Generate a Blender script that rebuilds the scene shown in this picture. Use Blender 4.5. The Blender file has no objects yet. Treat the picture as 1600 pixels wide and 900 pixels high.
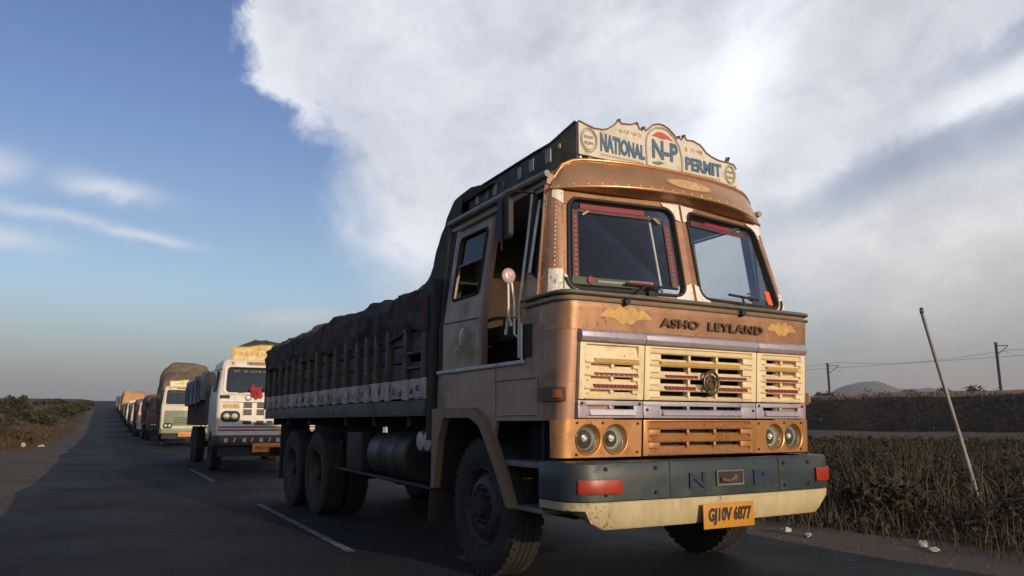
import bpy, bmesh, math, random
import numpy as np
from math import sin, cos, pi, radians, sqrt, atan2, exp
from mathutils import Vector, Matrix, noise as mn

random.seed(7); np.random.seed(7)
SC = bpy.context.scene
COL = SC.collection

# ------------------------------------------------------------------ camera, world, sun, exposure
CAMH = 1.17
cam_d = bpy.data.cameras.new("camera")
cam = bpy.data.objects.new("camera", cam_d)
COL.objects.link(cam)
cam_d.sensor_width = 36.0
cam_d.lens = 36.0 * 1180 / 1600
cam_d.clip_start = 0.05
cam_d.clip_end = 20000
cam.location = (0, 0, CAMH)
cam.rotation_euler = (radians(90 + 10.091), 0, radians(-28.324))
SC.camera = cam
SC.view_settings.view_transform = 'Standard'
SC.view_settings.look = 'None'
SC.view_settings.gamma = 1
SC.view_settings.use_curve_mapping = False
SC.view_settings.exposure = 0.0

SUN_EL, SUN_AZ = 12.0, 171.0          # azimuth clockwise from +Y
sd = bpy.data.lights.new("sun", 'SUN')
sd.energy = 3.4
sd.angle = radians(0.5)
sd.color = (1.0, 0.80, 0.58)
sun = bpy.data.objects.new("sun", sd)
COL.objects.link(sun)
_s = Vector((sin(radians(SUN_AZ)) * cos(radians(SUN_EL)), cos(radians(SUN_AZ)) * cos(radians(SUN_EL)), sin(radians(SUN_EL))))
sun.rotation_euler = _s.to_track_quat('Z', 'Y').to_euler()
sun.location = _s * 50

W = bpy.data.worlds.new("World")
SC.world = W
W.use_nodes = True


def build_world():
    nt = W.node_tree
    N, L = nt.nodes, nt.links
    N.clear()
    out = N.new('ShaderNodeOutputWorld')
    bg = N.new('ShaderNodeBackground')
    bg.inputs[1].default_value = 0.10
    L.new(bg.outputs[0], out.inputs[0])
    sky = N.new('ShaderNodeTexSky')
    sky.sky_type = 'NISHITA'
    sky.sun_disc = False
    sky.sun_elevation = radians(SUN_EL)
    sky.sun_rotation = radians(SUN_AZ)
    sky.air_density = 1.0
    sky.dust_density = 1.5
    sky.ozone_density = 1.6
    tc = N.new('ShaderNodeTexCoord')
    sep = N.new('ShaderNodeSeparateXYZ')
    L.new(tc.outputs['Generated'], sep.inputs[0])

    def put(sock, v):
        if isinstance(v, (int, float)):
            sock.default_value = v
        else:
            L.new(v, sock)

    def m(op, a, b=0.0, c=0.0, clamp=False):
        n = N.new('ShaderNodeMath')
        n.operation = op
        n.use_clamp = clamp
        put(n.inputs[0], a)
        put(n.inputs[1], b)
        put(n.inputs[2], c)
        return n.outputs[0]

    def ss(v, lo, hi, a=0.0, b=1.0):
        n = N.new('ShaderNodeMapRange')
        n.interpolation_type = 'SMOOTHSTEP'
        put(n.inputs[0], v)
        n.inputs[1].default_value = lo
        n.inputs[2].default_value = hi
        n.inputs[3].default_value = a
        n.inputs[4].default_value = b
        return n.outputs[0]

    def comb(x, y, z):
        n = N.new('ShaderNodeCombineXYZ')
        put(n.inputs[0], x); put(n.inputs[1], y); put(n.inputs[2], z)
        return n.outputs[0]

    def nz(vec, scale, detail=6, rough=0.55, dist=0.0):
        n = N.new('ShaderNodeTexNoise')
        n.inputs['Scale'].default_value = scale
        n.inputs['Detail'].default_value = detail
        n.inputs['Roughness'].default_value = rough
        n.inputs['Distortion'].default_value = dist
        L.new(vec, n.inputs['Vector'])
        return n.outputs[0]

    def mixc(f, a, b):
        n = N.new('ShaderNodeMix')
        n.data_type = 'RGBA'
        put(n.inputs[0], f)
        for s, v in ((n.inputs[6], a), (n.inputs[7], b)):
            if isinstance(v, tuple):
                s.default_value = (*v, 1)
            else:
                L.new(v, s)
        return n.outputs[2]

    D = 180 / pi
    az = m('MULTIPLY', m('ARCTAN2', sep.outputs[0], sep.outputs[1]), D)
    el = m('MULTIPLY', m('ARCSINE', sep.outputs[2]), D)
    gen = tc.outputs['Generated']
    # flow coordinates for streaky clouds
    st = comb(m('ADD', m('MULTIPLY', az, 0.036), m('MULTIPLY', el, 0.012)), m('ADD', m('MULTIPLY', el, 0.085), m('MULTIPLY', az, -0.022)), 0.0)
    n_big = m('SUBTRACT', nz(gen, 3.2, 7, 0.55), 0.5)
    n_fine = m('SUBTRACT', nz(gen, 9.0, 9, 0.62, 0.4), 0.5)
    n_str = m('SUBTRACT', nz(st, 1.3, 7, 0.58, 0.5), 0.5)
    n_str2 = m('SUBTRACT', nz(st, 3.6, 7, 0.6, 0.3), 0.5)
    # edge of the great cloud bank: azimuth as a function of elevation
    fc = N.new('ShaderNodeFloatCurve')
    put(fc.inputs[1], m('DIVIDE', el, 90.0, clamp=True))
    cv = fc.mapping.curves[0]
    pts = [(0, 19), (8, 19), (11.5, 17), (14, 15.8), (17, 14.8), (19.6, 14.0), (20.8, 12.3), (22.5, 10.8), (24.4, 8.4), (29, 6), (36, 1), (60, -14), (90, -25)]
    cv.points[0].location = (0, (pts[0][1] + 30) / 60)
    cv.points[1].location = (1, (pts[-1][1] + 30) / 60)
    for e, a in pts[1:-1]:
        cv.points.new(e / 90, (a + 30) / 60)
    fc.mapping.update()
    azb = m('SUBTRACT', m('MULTIPLY', fc.outputs[0], 60.0), 30.0)
    dd = m('ADD', m('SUBTRACT', az, azb), m('ADD', m('MULTIPLY', n_big, 6.0), m('MULTIPLY', n_fine, 13.0)))
    soft = ss(el, 25, 10, 1.7, 8.5)
    edge = ss(m('DIVIDE', dd, soft), -0.45, 1.0)
    core = m('MULTIPLY', edge, ss(m('ADD', el, m('ADD', m('MULTIPLY', n_str, 7.0), ss(az, 30, 55, 0.0, 3.0))), 3.0, 14.0, 0.15, 1.0))
    # blue-grey breaks on the right flank, along a rising diagonal
    axis = m('SUBTRACT', m('SUBTRACT', el, 15.2), m('MULTIPLY', m('SUBTRACT', az, 51.0), 0.30))
    ax2 = m('ADD', axis, m('ADD', m('MULTIPLY', n_str, 5.0), m('MULTIPLY', n_fine, 2.0)))
    gap = m('MULTIPLY', m('SUBTRACT', 1.0, ss(m('ABSOLUTE', ax2), 0.1, 2.4)), ss(az, 40, 54))
    gap2 = m('MULTIPLY', m('SUBTRACT', 1.0, ss(m('ABSOLUTE', m('SUBTRACT', ax2, 4.6)), 0.0, 1.5)), ss(az, 56, 64))
    gap = m('ADD', gap, m('MULTIPLY', gap2, 0.9), clamp=True)
    core = m('MULTIPLY', core, m('SUBTRACT', 1.0, m('MULTIPLY', gap, 0.48)))
    core = m('MULTIPLY', core, m('ADD', 0.98, m('MULTIPLY', n_str2, 0.55)), clamp=True)
    core = m('MULTIPLY', core, m('ADD', 0.97, m('ADD', m('MULTIPLY', n_big, 0.7), m('MULTIPLY', n_fine, 0.55))), clamp=True)
    # unseen sky outside the frame: cloud thinned to broken patches to cut ambient light
    gen_cl = ss(m('ADD', nz(gen, 2.2, 8, 0.58), m('MULTIPLY', n_fine, 0.2)), 0.54, 0.78)
    gen_cl = m('MULTIPLY', gen_cl, ss(el, 4, 16))
    side = m('MULTIPLY', ss(az, -10, -45, 0.0, 1.0), 1.0)
    back = ss(az, 76, 112)
    wgen = m('MAXIMUM', m('MAXIMUM', side, back), ss(m('ADD', el, m('MULTIPLY', n_big, 20.0)), 36, 58))
    cloud = m('ADD', m('MULTIPLY', core, m('SUBTRACT', 1.0, wgen)), m('MULTIPLY', gen_cl, wgen))

    # small clouds low on the left: soft elongated puffs
    def puff(a0, e0, sa, se, slope, amp, nzamt):
        da = m('DIVIDE', m('SUBTRACT', az, a0), sa)
        de = m('DIVIDE', m('ADD', m('SUBTRACT', m('SUBTRACT', el, e0), m('MULTIPLY', m('SUBTRACT', az, a0), slope)), m('MULTIPLY', n_fine, nzamt)), se)
        r2 = m('ADD', m('MULTIPLY', da, da), m('MULTIPLY', de, de))
        g = m('EXPONENT', m('MULTIPLY', r2, -1.0))
        return m('MULTIPLY', g, m('ADD', amp, m('ADD', m('MULTIPLY', n_str2, 0.7 * amp), m('MULTIPLY', n_fine, 1.5 * amp))), clamp=True)
    for a in ((-0.8, 15.5, 3.0, 0.75, -0.02, 0.80, 3.4), (-0.2, 15.9, 1.5, 0.4, -0.02, 0.55, 2.4),
              (-3.2, 13.2, 4.2, 0.42, -0.11, 0.62, 1.8), (1.5, 12.6, 3.0, 0.36, -0.10, 0.80, 1.5),
              (-7.5, 16.0, 2.2, 0.9, 0.0, 0.75, 2.8), (-8.0, 11.9, 4.0, 0.7, -0.10, 0.6, 1.5), (-9, 14.0, 3, .6, -0.1, .5, 1.5),
              (13.0, 7.6, 4.0, 0.6, 0.02, 0.75, 1.8)):
        cloud = m('MAXIMUM', cloud, puff(*a))
    # brightness within the clouds
    lum = m('ADD', ss(az, 35, 62, 1.06, 1.0), m('ADD', m('MULTIPLY', n_str, 0.50), m('ADD', m('MULTIPLY', n_big, 0.45), m('MULTIPLY', n_fine, 0.30))))
    strip = m('EXPONENT', m('MULTIPLY', m('POWER', m('DIVIDE', m('SUBTRACT', az, m('ADD', 46.0, m('MULTIPLY', m('SUBTRACT', el, 24.0), 0.5))), 3.4), 2.0), -1.0))
    lum = m('ADD', lum, m('MULTIPLY', m('MULTIPLY', strip, ss(el, 12, 20)), 0.27))
    rim = m('SUBTRACT', 1.0, ss(m('ABSOLUTE', m('SUBTRACT', ax2, 2.3)), 0.0, 1.8))
    lum = m('ADD', lum, m('MULTIPLY', m('MULTIPLY', rim, ss(az, 50, 61)), 0.20))
    lum = m('ADD', lum, m('MULTIPLY', m('SUBTRACT', 1.0, ss(m('ABSOLUTE', dd), 0.0, 4.0)), 0.10))
    lum = m('MULTIPLY', lum, ss(el, 0, 14, 0.45, 1.0))
    cc = N.new('ShaderNodeVectorMath')
    cc.operation = 'SCALE'
    wm = m('MULTIPLY', ss(az, 42, 60), ss(el, 19, 9))
    L.new(mixc(wm, (7.6, 7.85, 8.45), (8.6, 8.15, 7.9)), cc.inputs[0])
    L.new(lum, cc.inputs['Scale'])
    # clear sky: Nishita, with dusty haze close to the horizon
    hz = ss(el, -1.0, 10.5, 1.0, 0.0)
    skyc = N.new('ShaderNodeVectorMath')
    skyc.operation = 'MULTIPLY'
    L.new(sky.outputs[0], skyc.inputs[0])
    L.new(comb(ss(el, 8, 30, 1.36, 1.02), ss(el, 8, 30, 1.32, 1.08), ss(el, 8, 30, 1.42, 1.46)), skyc.inputs[1])
    c1 = mixc(m('MULTIPLY', hz, 0.97), skyc.outputs[0], mixc(ss(az, 10, 45), (2.25, 2.15, 2.45), (2.75, 2.55, 2.50)))
    c2 = mixc(m('MULTIPLY', cloud, 0.95), c1, cc.outputs[0])
    L.new(c2, bg.inputs[0])
    W.cycles.sampling_method = 'MANUAL'
    W.cycles.sample_map_resolution = 1024


build_world()

# ------------------------------------------------------------------ materials
MATS = {}


def mat(name, col, rough=0.6, metal=0.0, var=0.0, scale=6.0, dirt=None, dirt_amt=0.0, dirt_scale=2.0, bump=0.0, bump_scale=40.0,
        spec=0.5, coat=0.0, attr=None, stretch=None, wear=0.0, wear_col=(0.06, 0.04, 0.028)):
    if name in MATS:
        return MATS[name]
    M = bpy.data.materials.new(name)
    M.use_nodes = True
    nt = M.node_tree
    N, L = nt.nodes, nt.links
    b = N['Principled BSDF']
    b.inputs['Base Color'].default_value = (*col, 1)
    b.inputs['Roughness'].default_value = rough
    b.inputs['Metallic'].default_value = metal
    b.inputs['Specular IOR Level'].default_value = spec
    b.inputs['Coat Weight'].default_value = coat
    tc = N.new('ShaderNodeTexCoord')
    vec = tc.outputs['Object']
    if stretch:
        mp = N.new('ShaderNodeMapping')
        mp.inputs['Scale'].default_value = stretch
        L.new(vec, mp.inputs[0])
        vec = mp.outputs[0]

    def nz(sc, det=6, ro=0.6):
        n = N.new('ShaderNodeTexNoise')
        n.inputs['Scale'].default_value = sc
        n.inputs['Detail'].default_value = det
        n.inputs['Roughness'].default_value = ro
        L.new(vec, n.inputs['Vector'])
        return n

    def mix(f, a, c, mode='MIX'):
        n = N.new('ShaderNodeMix')
        n.data_type = 'RGBA'
        n.blend_type = mode
        if isinstance(f, float):
            n.inputs[0].default_value = f
        else:
            L.new(f, n.inputs[0])
        for s, v in ((n.inputs[6], a), (n.inputs[7], c)):
            if isinstance(v, tuple):
                s.default_value = (*v, 1)
            else:
                L.new(v, s)
        return n.outputs[2]

    def ramp(sock, lo, hi):
        n = N.new('ShaderNodeMapRange')
        n.interpolation_type = 'SMOOTHSTEP'
        L.new(sock, n.inputs[0])
        n.inputs[1].default_value = lo
        n.inputs[2].default_value = hi
        return n.outputs[0]
    c = tuple(col)
    if attr:
        a = N.new('ShaderNodeAttribute')
        a.attribute_name = attr
        c = mix(1.0, a.outputs[0], tuple(col), 'MULTIPLY')
    if var > 0:
        n = nz(scale)
        f = ramp(n.outputs[0], 0.25, 0.75)
        lo = mix(1.0, c, (1 - var,) * 3, 'MULTIPLY')
        hi = mix(1.0, c, (1 + var,) * 3, 'MULTIPLY')
        c = mix(f, lo, hi)
    if dirt:
        n = nz(dirt_scale, 9, 0.68)
        f = ramp(n.outputs[0], 0.62 - dirt_amt * 0.42, 0.86 - dirt_amt * 0.30)
        fm = N.new('ShaderNodeMath')
        fm.operation = 'MULTIPLY'
        L.new(f, fm.inputs[0])
        fm.inputs[1].default_value = 0.8
        c = mix(fm.outputs[0], c, tuple(dirt))
        rr = N.new('ShaderNodeMapRange')
        L.new(f, rr.inputs[0])
        rr.inputs[3].default_value = rough
        rr.inputs[4].default_value = min(1, rough + 0.35)
        L.new(rr.outputs[0], b.inputs['Roughness'])
    if wear > 0:
        # run-down streaks, and small chips and rust specks
        mp = N.new('ShaderNodeMapping')
        mp.inputs['Scale'].default_value = (9.0, 9.0, 0.9)
        L.new(tc.outputs['Object'], mp.inputs[0])
        n = N.new('ShaderNodeTexNoise')
        n.inputs['Scale'].default_value = 2.2
        n.inputs['Detail'].default_value = 8
        n.inputs['Roughness'].default_value = 0.65
        L.new(mp.outputs[0], n.inputs['Vector'])
        f1 = ramp(n.outputs[0], 0.50, 0.80)
        m1 = N.new('ShaderNodeMath'); m1.operation = 'MULTIPLY'; m1.inputs[1].default_value = min(1, wear * 1.1)
        L.new(f1, m1.inputs[0])
        c = mix(m1.outputs[0], c, tuple(0.55 * a + 0.45 * w_ for a, w_ in zip(col, wear_col)))
        n2 = nz(38, 4, 0.75)
        n3 = nz(2.6, 3, 0.5)
        a2 = N.new('ShaderNodeMath'); a2.operation = 'MULTIPLY_ADD'
        L.new(n3.outputs[0], a2.inputs[0]); a2.inputs[1].default_value = 0.45
        L.new(n2.outputs[0], a2.inputs[2])
        f2 = ramp(a2.outputs[0], 0.93 - 0.10 * wear, 1.0 - 0.10 * wear)
        m3 = N.new('ShaderNodeMath'); m3.operation = 'MULTIPLY'; m3.inputs[1].default_value = 0.85
        L.new(f2, m3.inputs[0])
        c = mix(m3.outputs[0], c, tuple(wear_col))
    if not isinstance(c, tuple):
        L.new(c, b.inputs['Base Color'])
    if bump > 0:
        n = nz(bump_scale, 5)
        bp = N.new('ShaderNodeBump')
        bp.inputs['Strength'].default_value = bump
        bp.inputs['Distance'].default_value = 0.02
        L.new(n.outputs[0], bp.inputs['Height'])
        L.new(bp.outputs[0], b.inputs['Normal'])
    MATS[name] = M
    return M


def glass_mat(name, tint=(0.75, 0.8, 0.78), refl=1.0, dust=0.06):
    if name in MATS:
        return MATS[name]
    M = bpy.data.materials.new(name)
    M.use_nodes = True
    nt = M.node_tree
    N, L = nt.nodes, nt.links
    N.remove(N['Principled BSDF'])
    out = N['Material Output']
    tr = N.new('ShaderNodeBsdfTransparent')
    tr.inputs[0].default_value = (*tint, 1)
    gl = N.new('ShaderNodeBsdfGlossy')
    gl.inputs['Roughness'].default_value = 0.03
    df = N.new('ShaderNodeBsdfDiffuse')
    df.inputs[0].default_value = (0.28, 0.24, 0.19, 1)
    fr = N.new('ShaderNodeFresnel')
    fr.inputs[0].default_value = 1.5
    mu = N.new('ShaderNodeMath')
    mu.operation = 'MULTIPLY'
    mu.inputs[1].default_value = refl
    L.new(fr.outputs[0], mu.inputs[0])
    mx = N.new('ShaderNodeMixShader')
    L.new(mu.outputs[0], mx.inputs[0])
    L.new(tr.outputs[0], mx.inputs[1])
    L.new(gl.outputs[0], mx.inputs[2])
    tc = N.new('ShaderNodeTexCoord')
    n = N.new('ShaderNodeTexNoise')
    n.inputs['Scale'].default_value = 2.5
    n.inputs['Detail'].default_value = 6
    L.new(tc.outputs['Object'], n.inputs['Vector'])
    mr = N.new('ShaderNodeMapRange')
    L.new(n.outputs[0], mr.inputs[0])
    mr.inputs[1].default_value = 0.35
    mr.inputs[2].default_value = 0.8
    mr.inputs[3].default_value = dust * 0.4
    mr.inputs[4].default_value = dust * 1.8
    m2 = N.new('ShaderNodeMixShader')
    L.new(mr.outputs[0], m2.inputs[0])
    L.new(mx.outputs[0], m2.inputs[1])
    L.new(df.outputs[0], m2.inputs[2])
    L.new(m2.outputs[0], out.inputs[0])
    MATS[name] = M
    return M


DUST = (0.16, 0.115, 0.075)
m_copper = mat('copper_paint', (0.40, 0.212, 0.115), 0.36, 0.45, 0.20, 4, (0.21, 0.135, 0.085), 0.48, 3.0, 0.04, 60, wear=0.85)
m_copper_b = mat('bright_copper_paint', (0.55, 0.27, 0.10), 0.32, 0.55, 0.10, 8, (0.26, 0.15, 0.08), 0.36, 4.0, 0.04, 60, wear=0.75)
m_cream = mat('cream_paint', (0.70, 0.58, 0.36), 0.42, 0, 0.06, 9, (0.36, 0.27, 0.16), 0.30, 5.0, wear=0.45)
m_silver = mat('silver_lavender_paint', (0.36, 0.325, 0.37), 0.40, 0.25, 0.08, 7, DUST, 0.25, 4.0, wear=0.6)
m_teal = mat('dark_teal_paint', (0.018, 0.032, 0.036), 0.42, 0, 0.15, 6, (0.05, 0.048, 0.042), 0.36, 3.0, 0.05, 50, wear=0.6)
m_bcream = mat('aged_cream_paint', (0.45, 0.385, 0.22), 0.55, 0, 0.10, 5, (0.36, 0.26, 0.13), 0.40, 3.2, 0.03, 30, wear=0.7)
m_white = mat('chipped_white_paint', (0.72, 0.68, 0.60), 0.5, 0, 0.06, 6, (0.4, 0.33, 0.25), 0.35, 8.0, wear=0.8)
m_rubber = mat('black_rubber', (0.018, 0.017, 0.016), 0.75, 0, 0.2, 8)
m_tyre = mat('dusty_tyre', (0.014, 0.013, 0.012), 0.85, 0, 0.2, 9, (0.045, 0.036, 0.026), 0.45, 3.0, 0.1, 60)
m_black = mat('sooty_black', (0.012, 0.012, 0.012), 0.7, 0, 0.2, 8, (0.04, 0.033, 0.025), 0.35, 3.0)
m_iron = mat('chassis_iron', (0.020, 0.018, 0.016), 0.65, 0.3, 0.2, 8, (0.045, 0.035, 0.025), 0.45, 3.0)
m_chrome = mat('worn_chrome', (0.75, 0.75, 0.74), 0.16, 1.0)
m_steel = mat('galvanised_steel', (0.42, 0.42, 0.40), 0.45, 0.6, 0.15, 9, (0.16, 0.11, 0.07), 0.3, 4.0)
m_red = mat('red_lens', (0.28, 0.024, 0.008), 0.35, 0, 0.1, 20, (0.25, 0.05, 0.03), 0.2, 8)
m_redst = mat('red_sticker', (0.20, 0.020, 0.030), 0.5)
m_dred = mat('faded_red_sticker', (0.085, 0.027, 0.022), 0.6, 0, 0.2, 20)
m_orange = mat('orange_marker', (0.80, 0.11, 0.03), 0.5)
m_yellow = mat('yellow_reflector', (0.42, 0.24, 0.045), 0.4, 0, 0.15, 30)
m_plate = mat('plate_yellow', (0.46, 0.20, 0.014), 0.5, 0, 0.12, 8, (0.3, 0.14, 0.03), 0.25, 8)
m_ink = mat('black_paint_ink', (0.018, 0.012, 0.010), 0.6)
m_brown = mat('brown_letter_paint', (0.075, 0.042, 0.018), 0.55)
m_blue = mat('sign_blue_paint', (0.045, 0.11, 0.20), 0.55, 0, 0.25, 30, (0.4, 0.36, 0.3), 0.12, 20, wear=0.3)
m_navy = mat('navy_paint', (0.010, 0.018, 0.050), 0.5)
m_sign = mat('sign_board_cream', (0.58, 0.53, 0.43), 0.6, 0, 0.08, 10, (0.36, 0.29, 0.2), 0.3, 7, wear=0.5)
m_tan = mat('tan_letter_paint', (0.42, 0.33, 0.21), 0.6)
m_greenp = mat('green_paint', (0.08, 0.20, 0.06), 0.6)
m_gold = mat('ochre_scroll_paint', (0.50, 0.31, 0.10), 0.5, 0.2, 0.2, 20)
m_tarp = mat('dark_tarpaulin', (0.040, 0.031, 0.023), 0.85, 0, 0.45, 2.5, (0.070, 0.046, 0.032), 0.35, 1.6, 0.35, 14)
m_tarpg = mat('mossy_tarpaulin', (0.050, 0.046, 0.025), 0.75, 0, 0.35, 3, (0.06, 0.05, 0.03), 0.4, 2.0, 0.35, 16)
m_wood = mat('dark_bed_boards', (0.068, 0.049, 0.037), 0.7, 0, 0.4, 4, (0.07, 0.036, 0.03), 0.35, 1.5, 0.15, 40, stretch=(1, 1, 6))
m_rib = mat('bed_rib_steel', (0.070, 0.060, 0.052), 0.6, 0.1, 0.25, 6, (0.05, 0.035, 0.028), 0.4, 3.0)
m_band = mat('bed_white_band', (0.42, 0.37, 0.34), 0.6, 0, 0.15, 8, (0.13, 0.09, 0.08), 0.50, 4.5)
m_rail = mat('bed_bottom_rail', (0.075, 0.075, 0.065), 0.6, 0.1, 0.25, 5, (0.05, 0.04, 0.03), 0.4, 3.0)
m_side = mat('dusty_cab_paint', (0.35, 0.235, 0.165), 0.42, 0.20, 0.10, 4, (0.17, 0.125, 0.09), 0.40, 2.2, 0.03, 50, wear=0.6)
m_inter = mat('cab_lining', (0.016, 0.016, 0.015), 0.8, 0, 0.2, 6)
m_ceil = mat('cab_ceiling', (0.30, 0.31, 0.27), 0.7, 0, 0.15, 6)
m_seat = mat('orange_brown_seat_cover', (0.045, 0.02, 0.010), 0.8, 0, 0.25, 10)
m_pink = mat('mirror_sky_tint', (0.50, 0.42, 0.41), 0.35, 0.2, 0.25, 18)  # round mirror's pinkish sky reflection, put into its base colour
m_glass = glass_mat('windscreen_glass', (0.93, 0.955, 0.94), 0.42, 0.012)
m_dglass = glass_mat('dusty_window_glass', (0.6, 0.63, 0.65), 1.0, 0.06)
m_mirror = mat('mirror_face', (0.6, 0.62, 0.65), 0.05, 1.0)
m_lens = glass_mat('lamp_lens', (0.92, 0.94, 0.9), 1.0, 0.03)
m_asphalt = None


# ------------------------------------------------------------------ mesh helpers
class MB:
    def __init__(s):
        s.v, s.f, s.mi = [], [], []

    def add(s, vs, fs, mi=0):
        o = len(s.v)
        s.v += [tuple(p) for p in vs]
        s.f += [tuple(i + o for i in f) for f in fs]
        s.mi += [mi] * len(fs)
        return s

    def box(s, x0, x1, y0, y1, z0, z1, mi=0):
        return s.add([(x0, y0, z0), (x1, y0, z0), (x1, y1, z0), (x0, y1, z0), (x0, y0, z1), (x1, y0, z1), (x1, y1, z1), (x0, y1, z1)],
                     [(0, 3, 2, 1), (4, 5, 6, 7), (0, 1, 5, 4), (1, 2, 6, 5), (2, 3, 7, 6), (3, 0, 4, 7)], mi)

    def hexa(s, p, mi=0):   # 8 points, bottom loop then top loop
        return s.add(p, [(0, 3, 2, 1), (4, 5, 6, 7), (0, 1, 5, 4), (1, 2, 6, 5), (2, 3, 7, 6), (3, 0, 4, 7)], mi)

    def prism(s, poly, d, mi=0):   # poly: 3-d points, d: extrusion vector
        n = len(poly)
        a = [Vector(p) for p in poly]
        b = [p + Vector(d) for p in a]
        fs = [tuple(range(n)), tuple(range(2 * n - 1, n - 1, -1))]
        fs += [(i, i + n, (i + 1) % n + n, (i + 1) % n) for i in range(n)]
        return s.add(a + b, fs, mi)

    def tube(s, pts, r, n=8, mi=0, closed=False, r1=None):
        pts = [Vector(p) for p in pts]
        k = len(pts)
        vs, fs = [], []
        up = None
        for i, p in enumerate(pts):
            if closed:
                t = pts[(i + 1) % k] - pts[i - 1]
            else:
                t = pts[min(i + 1, k - 1)] - pts[max(i - 1, 0)]
            t.normalize()
            if up is None:
                up = Vector((0, 0, 1)) if abs(t.z) < 0.9 else Vector((1, 0, 0))
            a = t.cross(up)
            a.normalize()
            b = a.cross(t)
            up = b
            rr = r if r1 is None else r + (r1 - r) * i / max(1, k - 1)
            for j in range(n):
                q = 2 * pi * j / n
                vs.append(p + a * cos(q) * rr + b * sin(q) * rr)
        for i in range(k if closed else k - 1):
            for j in range(n):
                i2 = (i + 1) % k
                fs.append((i * n + j, i * n + (j + 1) % n, i2 * n + (j + 1) % n, i2 * n + j))
        if not closed:
            fs.append(tuple(range(n - 1, -1, -1)))
            fs.append(tuple((k - 1) * n + j for j in range(n)))
        return s.add(vs, fs, mi)

    def lathe(s, prof, c, axis='x', n=24, mi=0, sgn=1):   # prof: (radius, along)
        vs, fs = [], []
        for r, a in prof:
            for j in range(n):
                q = 2 * pi * j / n
                if axis == 'x':
                    vs.append((c[0] + a * sgn, c[1] + r * cos(q), c[2] + r * sin(q)))
                elif axis == 'y':
                    vs.append((c[0] + r * cos(q), c[1] + a * sgn, c[2] + r * sin(q)))
                else:
                    vs.append((c[0] + r * cos(q), c[1] + r * sin(q), c[2] + a * sgn))
        for i in range(len(prof) - 1):
            for j in range(n):
                fs.append((i * n + j, i * n + (j + 1) % n, (i + 1) * n + (j + 1) % n, (i + 1) * n + j))
        return s.add(vs, fs, mi)

    def grid(s, fn, nu, nv, mi=0, closed_u=False):
        vs, fs = [], []
        for i in range(nu):
            for j in range(nv):
                vs.append(fn(i, j))
        for i in range(nu if closed_u else nu - 1):
            for j in range(nv - 1):
                i2 = (i + 1) % nu
                fs.append((i * nv + j, i2 * nv + j, i2 * nv + j + 1, i * nv + j + 1))
        return s.add(vs, fs, mi)

    def thick_grid(s, fn, nu, nv, off, mi=0):   # off(i,j) -> back-side point
        vs, fs = [], []
        for f_ in (fn, off):
            for i in range(nu):
                for j in range(nv):
                    vs.append(f_(i, j))
        o = nu * nv
        for i in range(nu - 1):
            for j in range(nv - 1):
                q = (i * nv + j, (i + 1) * nv + j, (i + 1) * nv + j + 1, i * nv + j + 1)
                fs.append(q)
                fs.append(tuple(o + k for k in reversed(q)))
        rim = [i * nv for i in range(nu)] + [(nu - 1) * nv + j for j in range(1, nv)] + [i * nv + nv - 1 for i in range(nu - 2, -1, -1)] + [j for j in range(nv - 2, 0, -1)]
        for a, b in zip(rim, rim[1:] + rim[:1]):
            fs.append((a, a + o, b + o, b))
        return s.add(vs, fs, mi)

    def hole_cell(s, x0, x1, z0, z1, cx, cz, r, y, d, n=24, mi=0):
        """flat front sheet in the xz plane with a round hole, d = depth backwards"""
        outer, inner = [], []
        for j in range(n):
            q = 2 * pi * j / n
            c_, s_ = cos(q), sin(q)
            tx = ((x1 - cx) / c_) if c_ > 1e-6 else ((x0 - cx) / c_ if c_ < -1e-6 else 1e9)
            tz = ((z1 - cz) / s_) if s_ > 1e-6 else ((z0 - cz) / s_ if s_ < -1e-6 else 1e9)
            t = min(tx, tz)
            outer.append((cx + c_ * t, cz + s_ * t))
            inner.append((cx + r * c_, cz + r * s_))
        # snap the nearest outer points on the corners
        for (X, Z) in ((x0, z0), (x1, z0), (x1, z1), (x0, z1)):
            k = min(range(n), key=lambda i: (outer[i][0] - X) ** 2 + (outer[i][1] - Z) ** 2)
            outer[k] = (X, Z)
        yf = y if callable(y) else (lambda a, b: y)
        vs = [(a, yf(a, b), b) for a, b in outer] + [(a, yf(a, b), b) for a, b in inner] + [(a, yf(a, b) + d, b) for a, b in inner]
        fs = []
        for j in range(n):
            k = (j + 1) % n
            fs.append((j, k, n + k, n + j))
            fs.append((n + j, n + k, 2 * n + k, 2 * n + j))
        return s.add(vs, fs, mi)

    def pieces(s):
        par = list(range(len(s.v)))

        def find(a):
            while par[a] != a:
                par[a] = par[par[a]]
                a = par[a]
            return a
        for f in s.f:
            r0 = find(f[0])
            for q in f[1:]:
                par[find(q)] = r0
        groups = {}
        for f in s.f:
            groups.setdefault(find(f[0]), []).append(f)
        out = []
        for fs in groups.values():
            ids = sorted({i for f in fs for i in f})
            mp = {i: k for k, i in enumerate(ids)}
            b = MB()
            b.add([s.v[i] for i in ids], [tuple(mp[i] for i in f) for f in fs])
            out.append(b)
        return out

    def build(s, name, mats, parent=None, bevel=0.0, smooth=None, seg=2, loc=None, fix=True, split=False, stuff=False):
        if split:
            objs = [b.build(name, mats, parent, bevel, smooth, seg, loc, fix) for b in s.pieces()]
            return objs[0]
        o = s._build(name, mats, parent, bevel, smooth, seg, loc, fix)
        if stuff:
            o['kind'] = 'stuff'
        return o

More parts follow.
